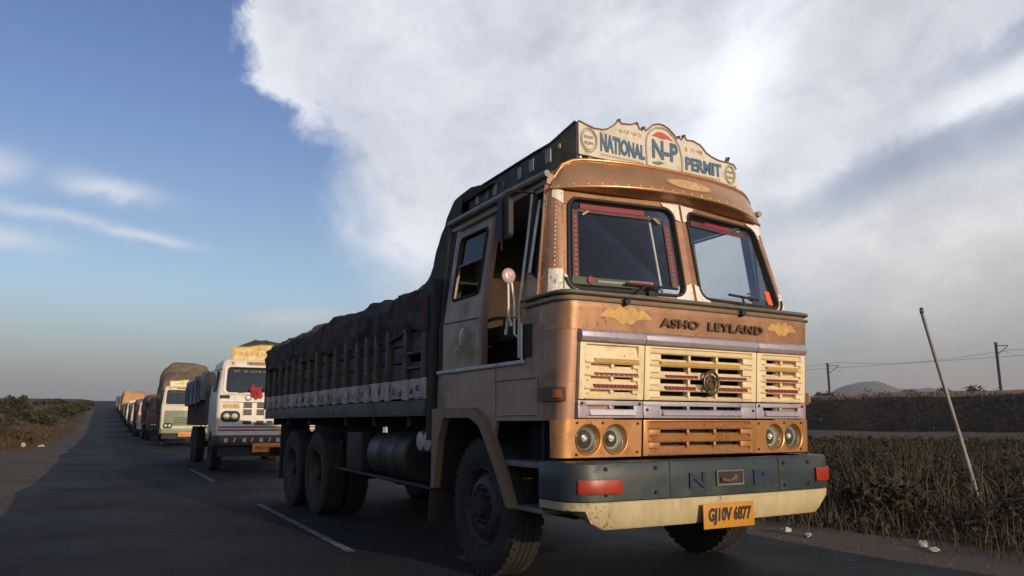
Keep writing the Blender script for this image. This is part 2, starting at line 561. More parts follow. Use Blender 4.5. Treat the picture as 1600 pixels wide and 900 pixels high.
    def _build(s, name, mats, parent=None, bevel=0.0, smooth=None, seg=2, loc=None, fix=True):
        me = bpy.data.meshes.new(name)
        me.from_pydata(s.v, [], s.f)
        if not isinstance(mats, (list, tuple)):
            mats = [mats]
        for m_ in mats:
            me.materials.append(m_)
        if len(mats) > 1:
            me.polygons.foreach_set('material_index', s.mi)
        if fix or bevel > 0:
            bm = bmesh.new()
            bm.from_mesh(me)
            if bevel > 0:
                ed = [e for e in bm.edges if len(e.link_faces) == 2 and e.calc_face_angle(0) > 0.6]
                bmesh.ops.bevel(bm, geom=ed, offset=bevel, segments=seg, affect='EDGES', profile=0.6, clamp_overlap=True)
            big = [f for f in bm.faces if len(f.verts) > 4]
            if big:
                bmesh.ops.triangulate(bm, faces=big)
            bmesh.ops.recalc_face_normals(bm, faces=bm.faces)
            bm.to_mesh(me)
            bm.free()
        if smooth is not None or bevel > 0:
            me.shade_smooth()
            me.set_sharp_from_angle(angle=radians(smooth or 40))
        o = bpy.data.objects.new(name, me)
        COL.objects.link(o)
        if parent:
            o.parent = parent
        if loc:
            o.location = loc
        return o


def empty(name, loc, rz=0.0):
    o = bpy.data.objects.new(name, None)
    o.empty_display_size = 0.3
    COL.objects.link(o)
    o.location = loc
    o.rotation_euler = (0, 0, rz)
    return o


def tag(o, label=None, cat=None, group=None, kind=None):
    if label: o['label'] = label
    if cat: o['category'] = cat
    if group: o['group'] = group
    if kind: o['kind'] = kind
    return o


def text_obj(name, txt, material, parent, origin, xdir, zdir, width, height, depth=0.004, bold=0.0, ydir_shift=None, space=1.0, shear=0.0, warp=None):
    """flat lettering as a mesh: fits the box width x height, origin = lower-left corner"""
    cu = bpy.data.curves.new(name, 'FONT')
    cu.body = txt
    cu.extrude = 0.5
    cu.offset = bold
    cu.space_character = space
    cu.resolution_u = 3
    t = bpy.data.objects.new(name + '_tmp', cu)
    COL.objects.link(t)
    dg = bpy.context.evaluated_depsgraph_get()
    me = bpy.data.meshes.new_from_object(t.evaluated_get(dg))
    bpy.data.objects.remove(t)
    bpy.data.curves.remove(cu)
    co = np.empty(len(me.vertices) * 3)
    me.vertices.foreach_get('co', co)
    co = co.reshape(-1, 3)
    mn_, mx_ = co.min(0), co.max(0)
    u = (co[:, 0] - mn_[0]) / (mx_[0] - mn_[0])
    v = (co[:, 1] - mn_[1]) / (mx_[1] - mn_[1])
    w = (co[:, 2] - mn_[2]) / max(1e-6, mx_[2] - mn_[2])
    X = np.array(xdir, float); X /= np.linalg.norm(X)
    Z = np.array(zdir, float); Z /= np.linalg.norm(Z)
    Nn = np.cross(X, Z)
    U = u * width + shear * v * height
    V = v * height
    if warp is not None:
        V = warp(u, v) * height
    P = np.array(origin)[None] + U[:, None] * X + V[:, None] * Z + (w * depth)[:, None] * Nn
    me.vertices.foreach_set('co', P.ravel())
    me.materials.clear()
    me.materials.append(material)
    me.update()
    o = bpy.data.objects.new(name, me)
    COL.objects.link(o)
    if parent: o.parent = parent
    return o


def rrect(w, h, r, n=5):
    """rounded rectangle centred on 0, counter-clockwise"""
    out = []
    for cx, cz, a0 in ((w / 2 - r, h / 2 - r, 0), (-w / 2 + r, h / 2 - r, 90), (-w / 2 + r, -h / 2 + r, 180), (w / 2 - r, -h / 2 + r, 270)):
        for k in range(n):
            a = radians(a0 + 90 * k / (n - 1))
            out.append((cx + r * cos(a), cz + r * sin(a)))
    return out


def fbm(x, y, z=0.0, o=4):
    return mn.fractal(Vector((x, y, z)), 1.0, 2.0, o)


# ------------------------------------------------------------------ ground, road, verges
def lerp_tab(t, x):
    if x <= t[0][0]: return t[0][1]
    for (a, b), (c, d) in zip(t, t[1:]):
        if x <= c:
            k = (x - a) / (c - a)
            return b + (d - b) * k
    return t[-1][1]


RISE = [(70, 0), (85, 0.12), (100, 0.55), (130, 1.65), (200, 4.1), (300, 7.5), (450, 12.2), (520, 13.6), (640, 14.2), (6000, 14.2)]
RX0, RX1 = -1.0, 6.15


def rise(y):
    return lerp_tab(RISE, y)


def bank(x, y):
    b = 0.0
    if x < -3.0 and y > 30:       # low bank on the left, back of the shoulder
        k = min(1, (-3.0 - x) / 5) * min(1, max(0, (y - 36) / 25))
        b += k * 0.9
    return b


def gz(x, y):
    z = rise(y) + bank(x, y)
    d = max(RX0 - x, x - RX1, 0)
    if d > 0.8:
        z += 0.12 * min(1, (d - 0.8) / 4) * fbm(x * 0.15, y * 0.15) - 0.06 * min(1, (d - 0.8) / 3)
    return z


def sheet(name, xs, ys, dz, material, kind='structure', zf=gz):
    mb = MB()
    mb.grid(lambda i, j: (xs[i], ys[j], zf(xs[i], ys[j]) + dz), len(xs), len(ys))
    o = mb.build(name, material, fix=False, smooth=60)
    me = o.data
    tag(o, kind=kind)
    return o


def ground_mat(name, c1, c2, c3, s1, s2, rough=0.95, bump=0.4, spec=0.2):
    M = bpy.data.materials.new(name)
    M.use_nodes = True
    nt = M.node_tree
    N, L = nt.nodes, nt.links
    b = N['Principled BSDF']
    b.inputs['Roughness'].default_value = rough
    b.inputs['Specular IOR Level'].default_value = spec
    tc = N.new('ShaderNodeTexCoord')

    def nz(s, d=8, ro=0.6):
        n = N.new('ShaderNodeTexNoise')
        n.inputs['Scale'].default_value = s
        n.inputs['Detail'].default_value = d
        n.inputs['Roughness'].default_value = ro
        L.new(tc.outputs['Object'], n.inputs['Vector'])
        return n.outputs[0]

    def mr(s, lo, hi):
        n = N.new('ShaderNodeMapRange')
        n.interpolation_type = 'SMOOTHSTEP'
        L.new(s, n.inputs[0])
        n.inputs[1].default_value = lo
        n.inputs[2].default_value = hi
        return n.outputs[0]

    def mix(f, a, c):
        n = N.new('ShaderNodeMix')
        n.data_type = 'RGBA'
        L.new(f, n.inputs[0])
        for s, v in ((n.inputs[6], a), (n.inputs[7], c)):
            if isinstance(v, tuple): s.default_value = (*v, 1)
            else: L.new(v, s)
        return n.outputs[2]
    c = mix(mr(nz(s1), 0.35, 0.65), c1, c2)
    c = mix(mr(nz(s2, 10, 0.7), 0.5, 0.75), c, c3)
    L.new(c, b.inputs['Base Color'])
    bp = N.new('ShaderNodeBump')
    bp.inputs['Strength'].default_value = bump
    bp.inputs['Distance'].default_value = 0.03
    L.new(nz(s2 * 6, 8, 0.7), bp.inputs['Height'])
    L.new(bp.outputs[0], b.inputs['Normal'])
    MATS[name] = M
    return M


m_field = ground_mat('dry_field_soil', (0.080, 0.050, 0.029), (0.040, 0.029, 0.016), (0.105, 0.068, 0.040), 0.05, 0.5)
m_dirt = ground_mat('dusty_shoulder_soil', (0.105, 0.078, 0.052), (0.078, 0.060, 0.042), (0.145, 0.11, 0.078), 0.5, 3.0)
m_asphalt = ground_mat('plain_asphalt', (0.024, 0.024, 0.026), (0.030, 0.030, 0.031), (0.040, 0.039, 0.038), 0.35, 2.2, 0.78, 0.35, 0.25)


def asphalt_mat():
    M = bpy.data.materials.new('worn_asphalt')
    M.use_nodes = True
    nt = M.node_tree
    N, L = nt.nodes, nt.links
    b = N['Principled BSDF']
    b.inputs['Specular IOR Level'].default_value = 0.12
    tc = N.new('ShaderNodeTexCoord')
    P = tc.outputs['Object']

    def mapped(sc):
        n = N.new('ShaderNodeMapping'); n.inputs['Scale'].default_value = sc
        L.new(P, n.inputs[0]); return n.outputs[0]

    def nz(vec, s, d=6, ro=.6, di=0.0):
        n = N.new('ShaderNodeTexNoise')
        n.inputs['Scale'].default_value = s; n.inputs['Detail'].default_value = d; n.inputs['Roughness'].default_value = ro; n.inputs['Distortion'].default_value = di
        L.new(vec, n.inputs['Vector']); return n

    def mr(sock, lo, hi, a=0.0, c=1.0):
        n = N.new('ShaderNodeMapRange'); n.interpolation_type = 'SMOOTHSTEP'
        L.new(sock, n.inputs[0])
        for i, v in zip((1, 2, 3, 4), (lo, hi, a, c)): n.inputs[i].default_value = v
        return n.outputs[0]

    def mix(f, a, c):
        n = N.new('ShaderNodeMix'); n.data_type = 'RGBA'
        L.new(f, n.inputs[0])
        for q, v in ((n.inputs[6], a), (n.inputs[7], c)):
            if isinstance(v, tuple): q.default_value = (*v, 1)
            else: L.new(v, q)
        return n.outputs[2]

    def mul(a, k):
        n = N.new('ShaderNodeMath'); n.operation = 'MULTIPLY'; L.new(a, n.inputs[0])
        if isinstance(k, float): n.inputs[1].default_value = k
        else: L.new(k, n.inputs[1])
        return n.outputs[0]
    c = mix(mr(nz(P, .35, 6).outputs[0], .35, .65), (0.016, 0.016, 0.0175), (0.024, 0.024, 0.025))
    # aggregate
    v = N.new('ShaderNodeTexVoronoi'); v.inputs['Scale'].default_value = 85
    L.new(P, v.inputs['Vector'])
    sp = N.new('ShaderNodeSeparateColor'); L.new(v.outputs['Color'], sp.inputs[0])
    c = mix(mul(mr(sp.outputs[0], .72, .95), .55), c, (0.072, 0.068, 0.062))
    c = mix(mul(mr(sp.outputs[1], .75, .95), .5), c, (0.010, 0.010, 0.011))
    # longitudinal tyre tracks and oil strip
    t = nz(mapped((1.0, .03, 1.0)), .9, 4, .5).outputs[0]
    c = mix(mul(mr(t, .52, .70), .45), c, (0.044, 0.043, 0.042))
    t2 = nz(mapped((1.6, .05, 1.0)), 1.1, 5, .6).outputs[0]
    c = mix(mul(mr(t2, .56, .72), .6), c, (0.012, 0.012, 0.013))
    # tarred repair patches with hard edges
    pv = N.new('ShaderNodeTexVoronoi'); pv.inputs['Scale'].default_value = .42; pv.distance = 'CHEBYCHEV'
    L.new(mapped((1.0, .55, 1.0)), pv.inputs['Vector'])
    ps = N.new('ShaderNodeSeparateColor'); L.new(pv.outputs['Color'], ps.inputs[0])
    c = mix(mul(mr(ps.outputs[0], .80, .81), .55), c, (0.014, 0.014, 0.016))
    # dust blown over from the edges
    d = nz(P, .8, 9, .7).outputs[0]
    c = mix(mul(mr(d, .56, .80), .35), c, (0.075, 0.060, 0.044))
    # cracks
    wv = N.new('ShaderNodeVectorMath'); wv.operation = 'ADD'
    ns = N.new('ShaderNodeVectorMath'); ns.operation = 'SCALE'; ns.inputs['Scale'].default_value = .5
    L.new(nz(P, 1.6, 6).outputs['Color'], ns.inputs[0]); L.new(P, wv.inputs[0]); L.new(ns.outputs[0], wv.inputs[1])
    cv = N.new('ShaderNodeTexVoronoi'); cv.feature = 'DISTANCE_TO_EDGE'; cv.inputs['Scale'].default_value = .55
    L.new(wv.outputs[0], cv.inputs['Vector'])
    ck = mr(cv.outputs['Distance'], .004, .014, 1.0, 0.0)
    ck = mul(ck, mr(nz(P, .3, 3).outputs[0], .48, .56))
    c = mix(mul(ck, .85), c, (0.006, 0.006, 0.006))
    L.new(c, b.inputs['Base Color'])
    L.new(mr(nz(P, .5, 5).outputs[0], .3, .7, .68, .88), b.inputs['Roughness'])
    bp = N.new('ShaderNodeBump'); bp.inputs['Strength'].default_value = .5; bp.inputs['Distance'].default_value = .008
    L.new(v.outputs['Distance'], bp.inputs['Height'])
    L.new(bp.outputs[0], b.inputs['Normal'])
    return M


m_asphalt = asphalt_mat()


def nonuni(a, b, near, fine, growth):
    out = [near]
    st, x = fine, near
    while x < b:
        x = min(b, x + st); out.append(x); st *= growth
    st, x = fine, near
    lo = []
    while x > a:
        x = max(a, x - st); lo.append(x); st *= growth
    return lo[::-1] + out


def jag(v, amp, f):
    return v + amp * fbm(v * f, 3.1)


gx = nonuni(-5200, 5200, 2.5, 0.9, 1.13)
gy = nonuni(-300, 5600, 8, 0.9, 1.07)
sheet('ground', gx, gy, -0.02, m_field)

ry = nonuni(-60, 1300, 5, 0.6, 1.03)


def road_sheet():
    mb = MB()
    nx = 15

    def fn(i, j):
        y = ry[j]
        a = RX0 + 0.16 * fbm(y * 0.35, 1.7) + 0.05 * fbm(y * 2.1, 4.4)
        b = RX1 + 0.14 * fbm(y * 0.4, 7.7) + 0.05 * fbm(y * 2.3, 9.4)
        x = a + (b - a) * i / (nx - 1)
        return (x, y, rise(y) + 0.012)
    mb.grid(fn, nx, len(ry))
    tag(mb.build('road', m_asphalt, fix=False), kind='structure')
    for nm, xs in (('left_shoulder', (-15, -9, -5, -3.0, RX0 - 0.15, RX0 + 0.5)), ('right_shoulder', (RX1 - 0.5, RX1 + 0.15, RX1 + 0.6, RX1 + 1.3))):
        mb = MB()

        def fs(i, j):
            y = ry[j]
            x = xs[i]
            if i in (0, len(xs) - 1): x += 0.5 * fbm(y * 0.3, xs[i]) * (1 if abs(x - 2.6) > 4.2 else 0)
            return (x, y, gz(x, y) + 0.0 + (0.02 * fbm(x * 1.5, y * 1.5) if 0 < i < len(xs) - 1 else -0.004))
        mb.grid(fs, len(xs), len(ry))
        tag(mb.build(nm, m_dirt, fix=False, smooth=60), kind='structure')


road_sheet()

# centre dashes: worn paint with its own ragged outline
m_paint = mat('worn_road_paint', (0.17, 0.167, 0.158), 0.8, 0, 0.25, 12, (0.045, 0.044, 0.042), 0.72, 5.0)
dash_proto = None
for k, y0 in enumerate([-2.4, 7.0, 16.4]):
    L_ = 4.6
    mb = MB()
    n = 24

    def fd(i, j, y0=y0):
        y = y0 + L_ * i / (n - 1)
        w = 0.040 + 0.010 * fbm(y * 4, j * 5.0)
        return (2.12 + (w if j else -w), y, rise(y) + 0.016)
    mb.grid(fd, n, 2)
    o = mb.build('lane_marking', m_paint, fix=False)
    tag(o, kind='structure')


# ------------------------------------------------------------------ railway embankment, hills
m_emb = ground_mat('scrubby_embankment', (0.034, 0.022, 0.012), (0.014, 0.013, 0.007), (0.060, 0.040, 0.023), 0.09, 0.35)
m_ballast = ground_mat('pale_ballast', (0.33, 0.215, 0.125), (0.20, 0.13, 0.075), (0.36, 0.25, 0.155), 0.3, 1.5)
m_hill = ground_mat('far_hill_scrub', (0.12, 0.11, 0.10), (0.10, 0.095, 0.09), (0.14, 0.125, 0.11), 0.003, 0.02)
ey = nonuni(-120, 900, 60, 4, 1.04)


def emb(name, prof, material, amp):
    mb = MB()
    mb.grid(lambda i, j: (prof[i][0] + amp * fbm(ey[j] * 0.08, i * 3.1), ey[j], prof[i][1] + rise(ey[j]) * 0.35 + (amp * (0.9 * fbm(ey[j] * 0.06, i * 1.3) + 0.5 * fbm(ey[j] * 0.23, i * 7.3)) if 0 < i < len(prof) - 1 else 0)), len(prof), len(ey))
    return tag(mb.build(name, material, fix=False, smooth=60), kind='structure')


emb('railway_embankment', [(96, -1.2), (100, 1.0), (105, 2.6), (110, 4.2), (113, 5.05), (114.5, 5.15), (135, 5.1), (150, -1)], m_emb, 0.6)
emb('track_ballast', [(113.6, 5.0), (115.5, 5.72), (117.0, 5.95), (123, 5.95), (126, 4.9)], m_ballast, 0.35)


def hill(name, cx, cy, L_, H_, D_, seed):
    mb = MB()
    nu, nv = 60, 9
    ax = Vector((cx, cy, 0)).normalized()
    rt = Vector((ax.y, -ax.x, 0))

    def fn(i, j):
        u = i / (nu - 1) * 2 - 1
        v = j / (nv - 1)
        h = H_ * max(0, 1 - u * u) ** 1.2 * (0.85 + 0.22 * fbm(u * 2.2 + seed, seed, 0, 2)) * sin(min(1, v) * pi / 2 * 1.0 if v < 0.99 else pi / 2)
        p = Vector((cx, cy, 0)) + rt * u * L_ + ax * (v - 1) * D_
        return (p.x, p.y, 5 + h * (0.97 + 0.05 * fbm(u * 6, v * 3, seed, 2)) if v > 0 else 0)
    mb.grid(fn, nu, nv)
    tag(mb.build(name, m_hill, fix=False, smooth=80), kind='structure')


hill('distant_hill', 2520, 1800, 420, 165, 300, 2.0)
hill('distant_hill', 2500, 2300, 900, 132, 300, 5.0)
hill('distant_hill', 2750, 1250, 900, 130, 300, 8.0)

# ------------------------------------------------------------------ main truck
# local frame: x to the right of the picture, y backwards, z up; front axle at y = 0
TRUCK = empty('cargo_truck', (3.885, 5.498, 0.012), radians(1.598))
TRUCK.rotation_euler = (0, 0, radians(1.598))
tag(TRUCK, 'copper painted cargo truck with National Permit headboard leading the queue', 'truck')
T = TRUCK


def part(mb, name, m_, parent=None, **kw):
    return mb.build(name, m_, parent or T, **kw)


YF = [(0.90, -1.155), (1.19, -1.178), (1.70, -1.225), (1.79, -1.232), (1.97, -1.250), (2.03, -1.225)]
HW = 1.23


def yf(z, x=0.0):
    return lerp_tab(YF, z) + 0.025 * (x / 1.1) ** 2


def outline(z, n=9, dx=0.0):
    """plan outline of the cab front from the left side to the right side"""
    f = yf(z, 1.08)
    y_s = -1.05
    pts = [(-HW, -0.90)]
    rx, ry = 0.125, -(f - y_s)
    for k in range(1, n):
        a = pi / 2 * k / (n - 1)
        e = 0.75
        pts.append((-HW + rx * (1 - cos(a) ** e), y_s - ry * sin(a) ** e))
    for x in (-0.8, -0.4, 0, 0.4, 0.8):
        pts.append((x, yf(z, x)))
    pts += [(-a, b) for a, b in pts[n - 1::-1]]
    return pts


def skin(zs, sel, name, m_, off=0.0, th=0.02, parent=None, bevel=0.0):
    mb = MB()
    rows = [[outline(z)[k] for k in sel] for z in zs]

    def fn(i, j):
        x, y = rows[j][i]
        return (x * (1 + off / HW), y - off, zs[j])

    def bk(i, j):
        x, y = rows[j][i]
        s = (HW - th) / HW
        return (x * s * (1 + off / HW), y + th - off, zs[j])
    mb.thick_grid(fn, len(sel), len(zs), bk)
    return part(mb, name, m_, parent, smooth=40)


NO = len(outline(1.0))
# belt panel with the lettering, all round the front
belt = skin([1.785, 1.83, 1.88, 1.93, 1.97, 2.005, 2.03], list(range(NO)), 'front_panel', m_copper)
# rounded corners below it
m_corner = mat('corner_copper', (0.37, 0.20, 0.125), 0.42, 0.25, 0.10, 5, (0.19, 0.125, 0.085), 0.40, 3.0, 0.04, 60, wear=0.6)  # slightly darker, less metallic copper than the front panel
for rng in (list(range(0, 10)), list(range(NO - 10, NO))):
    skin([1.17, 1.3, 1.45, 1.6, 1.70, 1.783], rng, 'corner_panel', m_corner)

# beltline moulding: dark green-grey lip round the cab
mb = MB()
pts = [(-HW - 0.012, -0.68, 2.035)] + [(x * 1.012, y - 0.012, 2.035) for x, y in outline(2.0)] + [(HW + 0.012, -0.68, 2.035)]
mb.tube(pts, 0.016, 8)
part(mb, 'belt_moulding', mat('grey_green_trim', (0.10, 0.10, 0.075), 0.5, 0, 0.2, 12), smooth=60)
mb = MB()
pts = [(-HW - 0.012, -0.68, 1.985)] + [(x * 1.012, y - 0.010, 1.985) for x, y in outline(1.98)] + [(HW + 0.012, -0.68, 1.985)]
mb.tube(pts, 0.009, 6)
part(mb, 'belt_moulding', MATS['grey_green_trim'], smooth=60)

# dark backing behind every opening of the front
mb = MB()
mb.box(-1.10, 1.10, -1.10, -1.08, 0.93, 1.80)
part(mb, 'grille_backing', m_black)

# silver strip over the grille
mb = MB()
for i, (x0, x1) in enumerate(((-1.115, -0.563), (-0.558, 0.558), (0.563, 1.115))):
    sec = [(-1.222, 1.697), (-1.245, 1.705), (-1.262, 1.73), (-1.258, 1.765), (-1.235, 1.782), (-1.19, 1.782), (-1.19, 1.697)]
    mb.prism([(x0, y, z) for y, z in sec], (x1 - x0, 0, 0))
part(mb, 'grille_top_strip', m_silver, bevel=0.004, split=True)


def grille(x0, x1, slots, zb, zt, m_, name, nd, open_frac, gap, parent=None):
    """louvred panel: frame, slats and dividers standing proud of the backing"""
    mb = MB()
    fw = 0.055
    y0 = lambda z: yf(z) - 0.012
    # frame: two stiles, top and bottom rails, following the slope
    ot = [(x0, zb), (x1, zb), (x1, zt), (x0, zt)]
    it = [(x0 + fw, zb + .012), (x1 - fw, zb + .012), (x1 - fw, zt - .012), (x0 + fw, zt - .012)]
    V_ = [(a, y0(b), b) for a, b in ot] + [(a, y0(b), b) for a, b in it] + [(a, y0(b) + .07, b) for a, b in it] + [(a, y0(b) + .07, b) for a, b in ot]
    mb.add(V_, [(a * 4 + j, a * 4 + (j + 1) % 4, (a + 1) % 4 * 4 + (j + 1) % 4, (a + 1) % 4 * 4 + j) for a in range(4) for j in range(4)])
    root = part(mb, name, m_, parent, bevel=0.006)
    edges = [zt] + list(slots) + [zb]
    for k in range(len(edges) - 1):
        zt_, zb_ = edges[k] - (gap if k > 0 else 0.0), edges[k + 1]
        mb = MB()
        yt, yb = y0(zt_) + 0.030, y0(zb_) - 0.012
        zm = zb_ + (zt_ - zb_) * 0.30
        sec = [(yt, zt_), (yb + 0.012, zm), (yb, zb_ + 0.010), (yb + 0.008, zb_), (yb + 0.06, zb_), (yt + 0.03, zt_)]
        mb.prism([(x0 + fw * 0.8, y, z) for y, z in sec], (x1 - x0 - fw * 1.6, 0, 0))
        part(mb, 'grille_slat', m_, root, bevel=0.004)
    # solid ends and divider posts bridging the slots
    mb = MB()
    w = x1 - x0
    lo, hi = x0 + w * (0.5 - open_frac / 2), x1 - w * (0.5 - open_frac / 2)
    posts = [(x0 + fw * 0.8, lo), (hi, x1 - fw * 0.8)]
    for k in range(1, nd):
        c = lo + (hi - lo) * k / nd
        posts.append((c - 0.011, c + 0.011))
    for z in slots:
        for a, b in posts:
            mb.box(a, b, y0(z) + 0.004, y0(z) + 0.06, z - gap - 0.012, z + 0.004)
    part(mb, 'grille_divider', m_, root, bevel=0.002, split=True)
    return root


def strips(parent, x0, x1, z, h, m_, n=1, name='reflector_strip', gap=0.3):
    mb = MB()
    yy = yf(z) - 0.012
    w = (x1 - x0) / n
    for k in range(n):
        mb.box(x0 + k * w + (w * gap / 2 if n > 1 else 0), x0 + (k + 1) * w - (w * gap / 2 if n > 1 else 0), yy - 0.016, yy + 0.012, z, z + h)
    part(mb, name, m_, parent, stuff=n > 1)


ZB, ZT = 1.312, 1.693
sl_c = (1.640, 1.553, 1.466, 1.378)
gL = grille(-1.115, -0.563, (1.553, 1.466, 1.378), ZB, ZT, m_cream, 'grille_panel', 2, 0.66, 0.013)
gC = grille(-0.555, 0.555, sl_c, ZB, ZT, m_cream, 'grille_panel', 3, 0.74, 0.032)
gR = grille(0.563, 1.115, sl_c, ZB, ZT, m_cream, 'grille_panel', 2, 0.62, 0.022)
for g, x0, x1 in ((gL, -1.0, -0.62), (gC, -0.36, 0.36), (gR, 0.66, 1.02)):
    strips(g, x0 - (0.06 if g is gC else 0), x1, 1.560, 0.028, m_yellow)
    if g is gC:
        strips(g, -0.37, -0.06, 1.474, 0.020, m_redst, 9); strips(g, 0.15, 0.44, 1.474, 0.020, m_redst, 9)
        strips(g, -0.37, -0.08, 1.388, 0.026, m_redst, 9, gap=.2); strips(g, 0.15, 0.45, 1.388, 0.026, m_redst, 9, gap=.2)
    else:
        strips(g, x0, x1, 1.474, 0.018, m_redst, 9)
        strips(g, x0, x1, 1.388, 0.026, m_redst, 11, gap=.25)

# emblem: ring, star-like centre
mb = MB()
ex, ez = 0.045, 1.445
ey_ = yf(ez) - 0.05
mb.tube([(ex + 0.074 * cos(a), ey_, ez + 0.084 * sin(a)) for a in np.linspace(0, 2 * pi, 28)[:-1]], 0.010, 8, closed=True)
mb.tube([(ex + 0.045 * cos(a), ey_, ez + 0.05 * sin(a)) for a in np.linspace(0, 2 * pi, 20)[:-1]], 0.010, 6, closed=True)
for a in (30, 150, 270):
    mb.tube([(ex + 0.02 * cos(radians(a)), ey_, ez + 0.02 * sin(radians(a))), (ex + 0.072 * cos(radians(a)), ey_, ez + 0.080 * sin(radians(a)))], 0.009, 6)
    mb.tube([(ex + 0.070 * cos(radians(a + 60)), ey_, ez + 0.078 * sin(radians(a + 60))), (ex + 0.03 * cos(radians(a + 100)), ey_, ez + 0.03 * sin(radians(a + 100)))], 0.008, 6)
mb.box(ex - .03, ex + .03, ey_ + .005, -1.15, ez - .04, ez + .04)
part(mb, 'emblem', mat('dull_bronze', (0.12, 0.085, 0.05), 0.35, 0.7), smooth=50)

# silver lower row
for x0, x1, nd in ((-1.115, -0.563, 2), (-0.555, 0.555, 3), (0.563, 1.115, 2)):
    mb = MB()
    z0, z1 = 1.188, 1.304
    y0_ = yf(1.25) - 0.010
    w = x1 - x0
    a, b = x0 + w * 0.14, x1 - w * 0.14
    mb.box(x0, x1, y0_, y0_ + .07, 1.272, z1)
    mb.box(x0, a, y0_ + .001, y0_ + .07, z0, 1.272)
    mb.box(b, x1, y0_ + .001, y0_ + .07, z0, 1.272)
    mb.box(a, b, y0_ + .002, y0_ + .07, z0, 1.247)
    for k in range(1, nd):
        c = a + (b - a) * k / nd
        mb.box(c - .012, c + .012, y0_ + .004, y0_ + .05, 1.247, 1.272)
    lower = part(mb, 'lower_grille_panel', m_silver, bevel=0.003)
    mb = MB()
    mb.hexa([(a + .01, y0_ - .028, 1.208), (b - .01, y0_ - .028, 1.208), (b, y0_ + .01, 1.200), (a, y0_ + .01, 1.200),
             (a + .01, y0_ - .010, 1.244), (b - .01, y0_ - .010, 1.244), (b, y0_ + .01, 1.246), (a, y0_ + .01, 1.246)])
    part(mb, 'louvre_lip', mat('pale_lavender_paint', (0.56, 0.54, 0.57), 0.4, 0.1, 0.06, 9, DUST, 0.2, 5) if x0 < -1 else m_silver, lower, bevel=0.003)
    mb = MB()
    for x in (x0 + .03, x1 - .03):
        mb.lathe([(0.0, -.008), (0.010, -.006), (0.012, 0.004)], (x, y0_, 1.285 if nd == 2 else 1.245), 'y', 10)
    part(mb, 'bolt', m_iron, lower, split=True)

# copper louvred centre below and the two headlamp panels
gB = grille(-0.553, 0.553, (1.108, 1.018), 0.925, 1.176, m_copper_b, 'lower_louvre_panel', 3, 0.72, 0.026)
HLR = 0.098
for sx in (-1, 1):
    mb = MB()
    yy = lambda x, z: yf(z, x) - 0.008
    def cell(x0, x1, cx):
        a, b = sorted((x0 * sx, x1 * sx))
        mb.hole_cell(a, b, 0.925, 1.176, cx * sx, 1.046, 0.104, yy, 0.06, 32)
    cell(0.563, 0.89, 0.785)
    cell(0.89, 1.125, 1.008)
    # wrap round the corner
    n = 9
    def wr(i, j):
        z = (0.925, 1.176)[j]
        a = pi / 2 * i / (n - 1)
        y_s, f = -1.04, yf(z, 1.1) - 0.008
        return ((1.125 + 0.117 * sin(a) ** 0.8) * sx, y_s + (f - y_s) * cos(a) ** 0.8, z)
    mb.grid(wr, n, 2)
    hp = part(mb, 'headlamp_panel', m_copper_b, smooth=40)
    for cx in (0.785, 1.008):
        c = (cx * sx, yf(1.046, cx) - 0.008, 1.046)
        hl = MB()
        hl.lathe([(0.080, 0.07), (0.1045, 0.056), (0.1055, 0.0), (0.1045, -0.005), (0.100, -0.003), (0.093, 0.030), (0.0885, 0.036)], c, 'y', 32)
        h = hl.build('headlamp', m_copper_b, T, smooth=50)
        rg = MB()
        rg.lathe([(0.0885, 0.040), (0.089, 0.026), (0.085, 0.021), (0.081, 0.026), (0.080, 0.045)], c, 'y', 32)
        rg.build('chrome_ring', m_chrome, h, smooth=50)
        b_ = MB()
        b_.lathe([(0.082, 0.028), (0.075, 0.042), (0.056, 0.064), (0.03, 0.078), (0.001, 0.081)], c, 'y', 28)
        b_.lathe([(0.0, 0.030), (0.018, 0.034), (0.024, 0.048), (0.016, 0.078)], (c[0], c[1], c[2] + 0.004), 'y', 12)
        b_.build('reflector', mat('lamp_reflector', (0.80, 0.80, 0.74), 0.28, 0.6), h, smooth=60)
        l_ = MB()
        l_.lathe([(0.0825, 0.028), (0.070, 0.012), (0.05, 0.004), (0.025, -0.001), (0.001, -0.002)], c, 'y', 28)
        l_.build('lens', m_lens, h, smooth=60)
    mb = MB()
    for cx, cz in ((0.60, 1.15), (0.60, 0.955), (1.10, 0.945), (1.10, 1.155), (0.895, 1.155)):
        mb.lathe([(0.0, -.010), (0.008, -.008), (0.010, 0.004)], (cx * sx, yf(cz, cx) - .008, cz), 'y', 8)
    part(mb, 'bolt', m_iron, hp, split=True)

# raised lettering, with the missing letter left missing
yb_ = yf(1.86) - 0.004
slope = Vector((0, yf(1.92) - yf(1.80), 0.12)).normalized()
for txt, x0, w in (('ASHO', -0.42, 0.365), ('LEYLAND', 0.04, 0.58)):
    text_obj('raised_letters', txt, m_brown, T, (x0, yf(1.835) - 0.002, 1.835), (1, 0, 0), slope, w, 0.064, 0.016, 0.034, space=1.10)
# ochre scrolls painted on the belt panel
for cx, w, h in ((-0.72, 0.46, 0.075), (0.86, 0.36, 0.07)):
    mb = MB()
    n = 30
    def sc(i, j, cx=cx, w=w, h=h):
        u = i / (n - 1) * 2 - 1
        e = (1 - abs(u) ** 3)
        up = h * e * (0.55 + 0.45 * abs(sin(u * 7)))
        z = 1.885 + (up if j else -up * 0.8 * (0.6 + 0.4 * cos(u * 5)))
        x = cx + u * w / 2
        return (x, yf(z, x) - 0.003, z)
    mb.grid(sc, n, 2)
    part(mb, 'painted_scroll', m_gold)

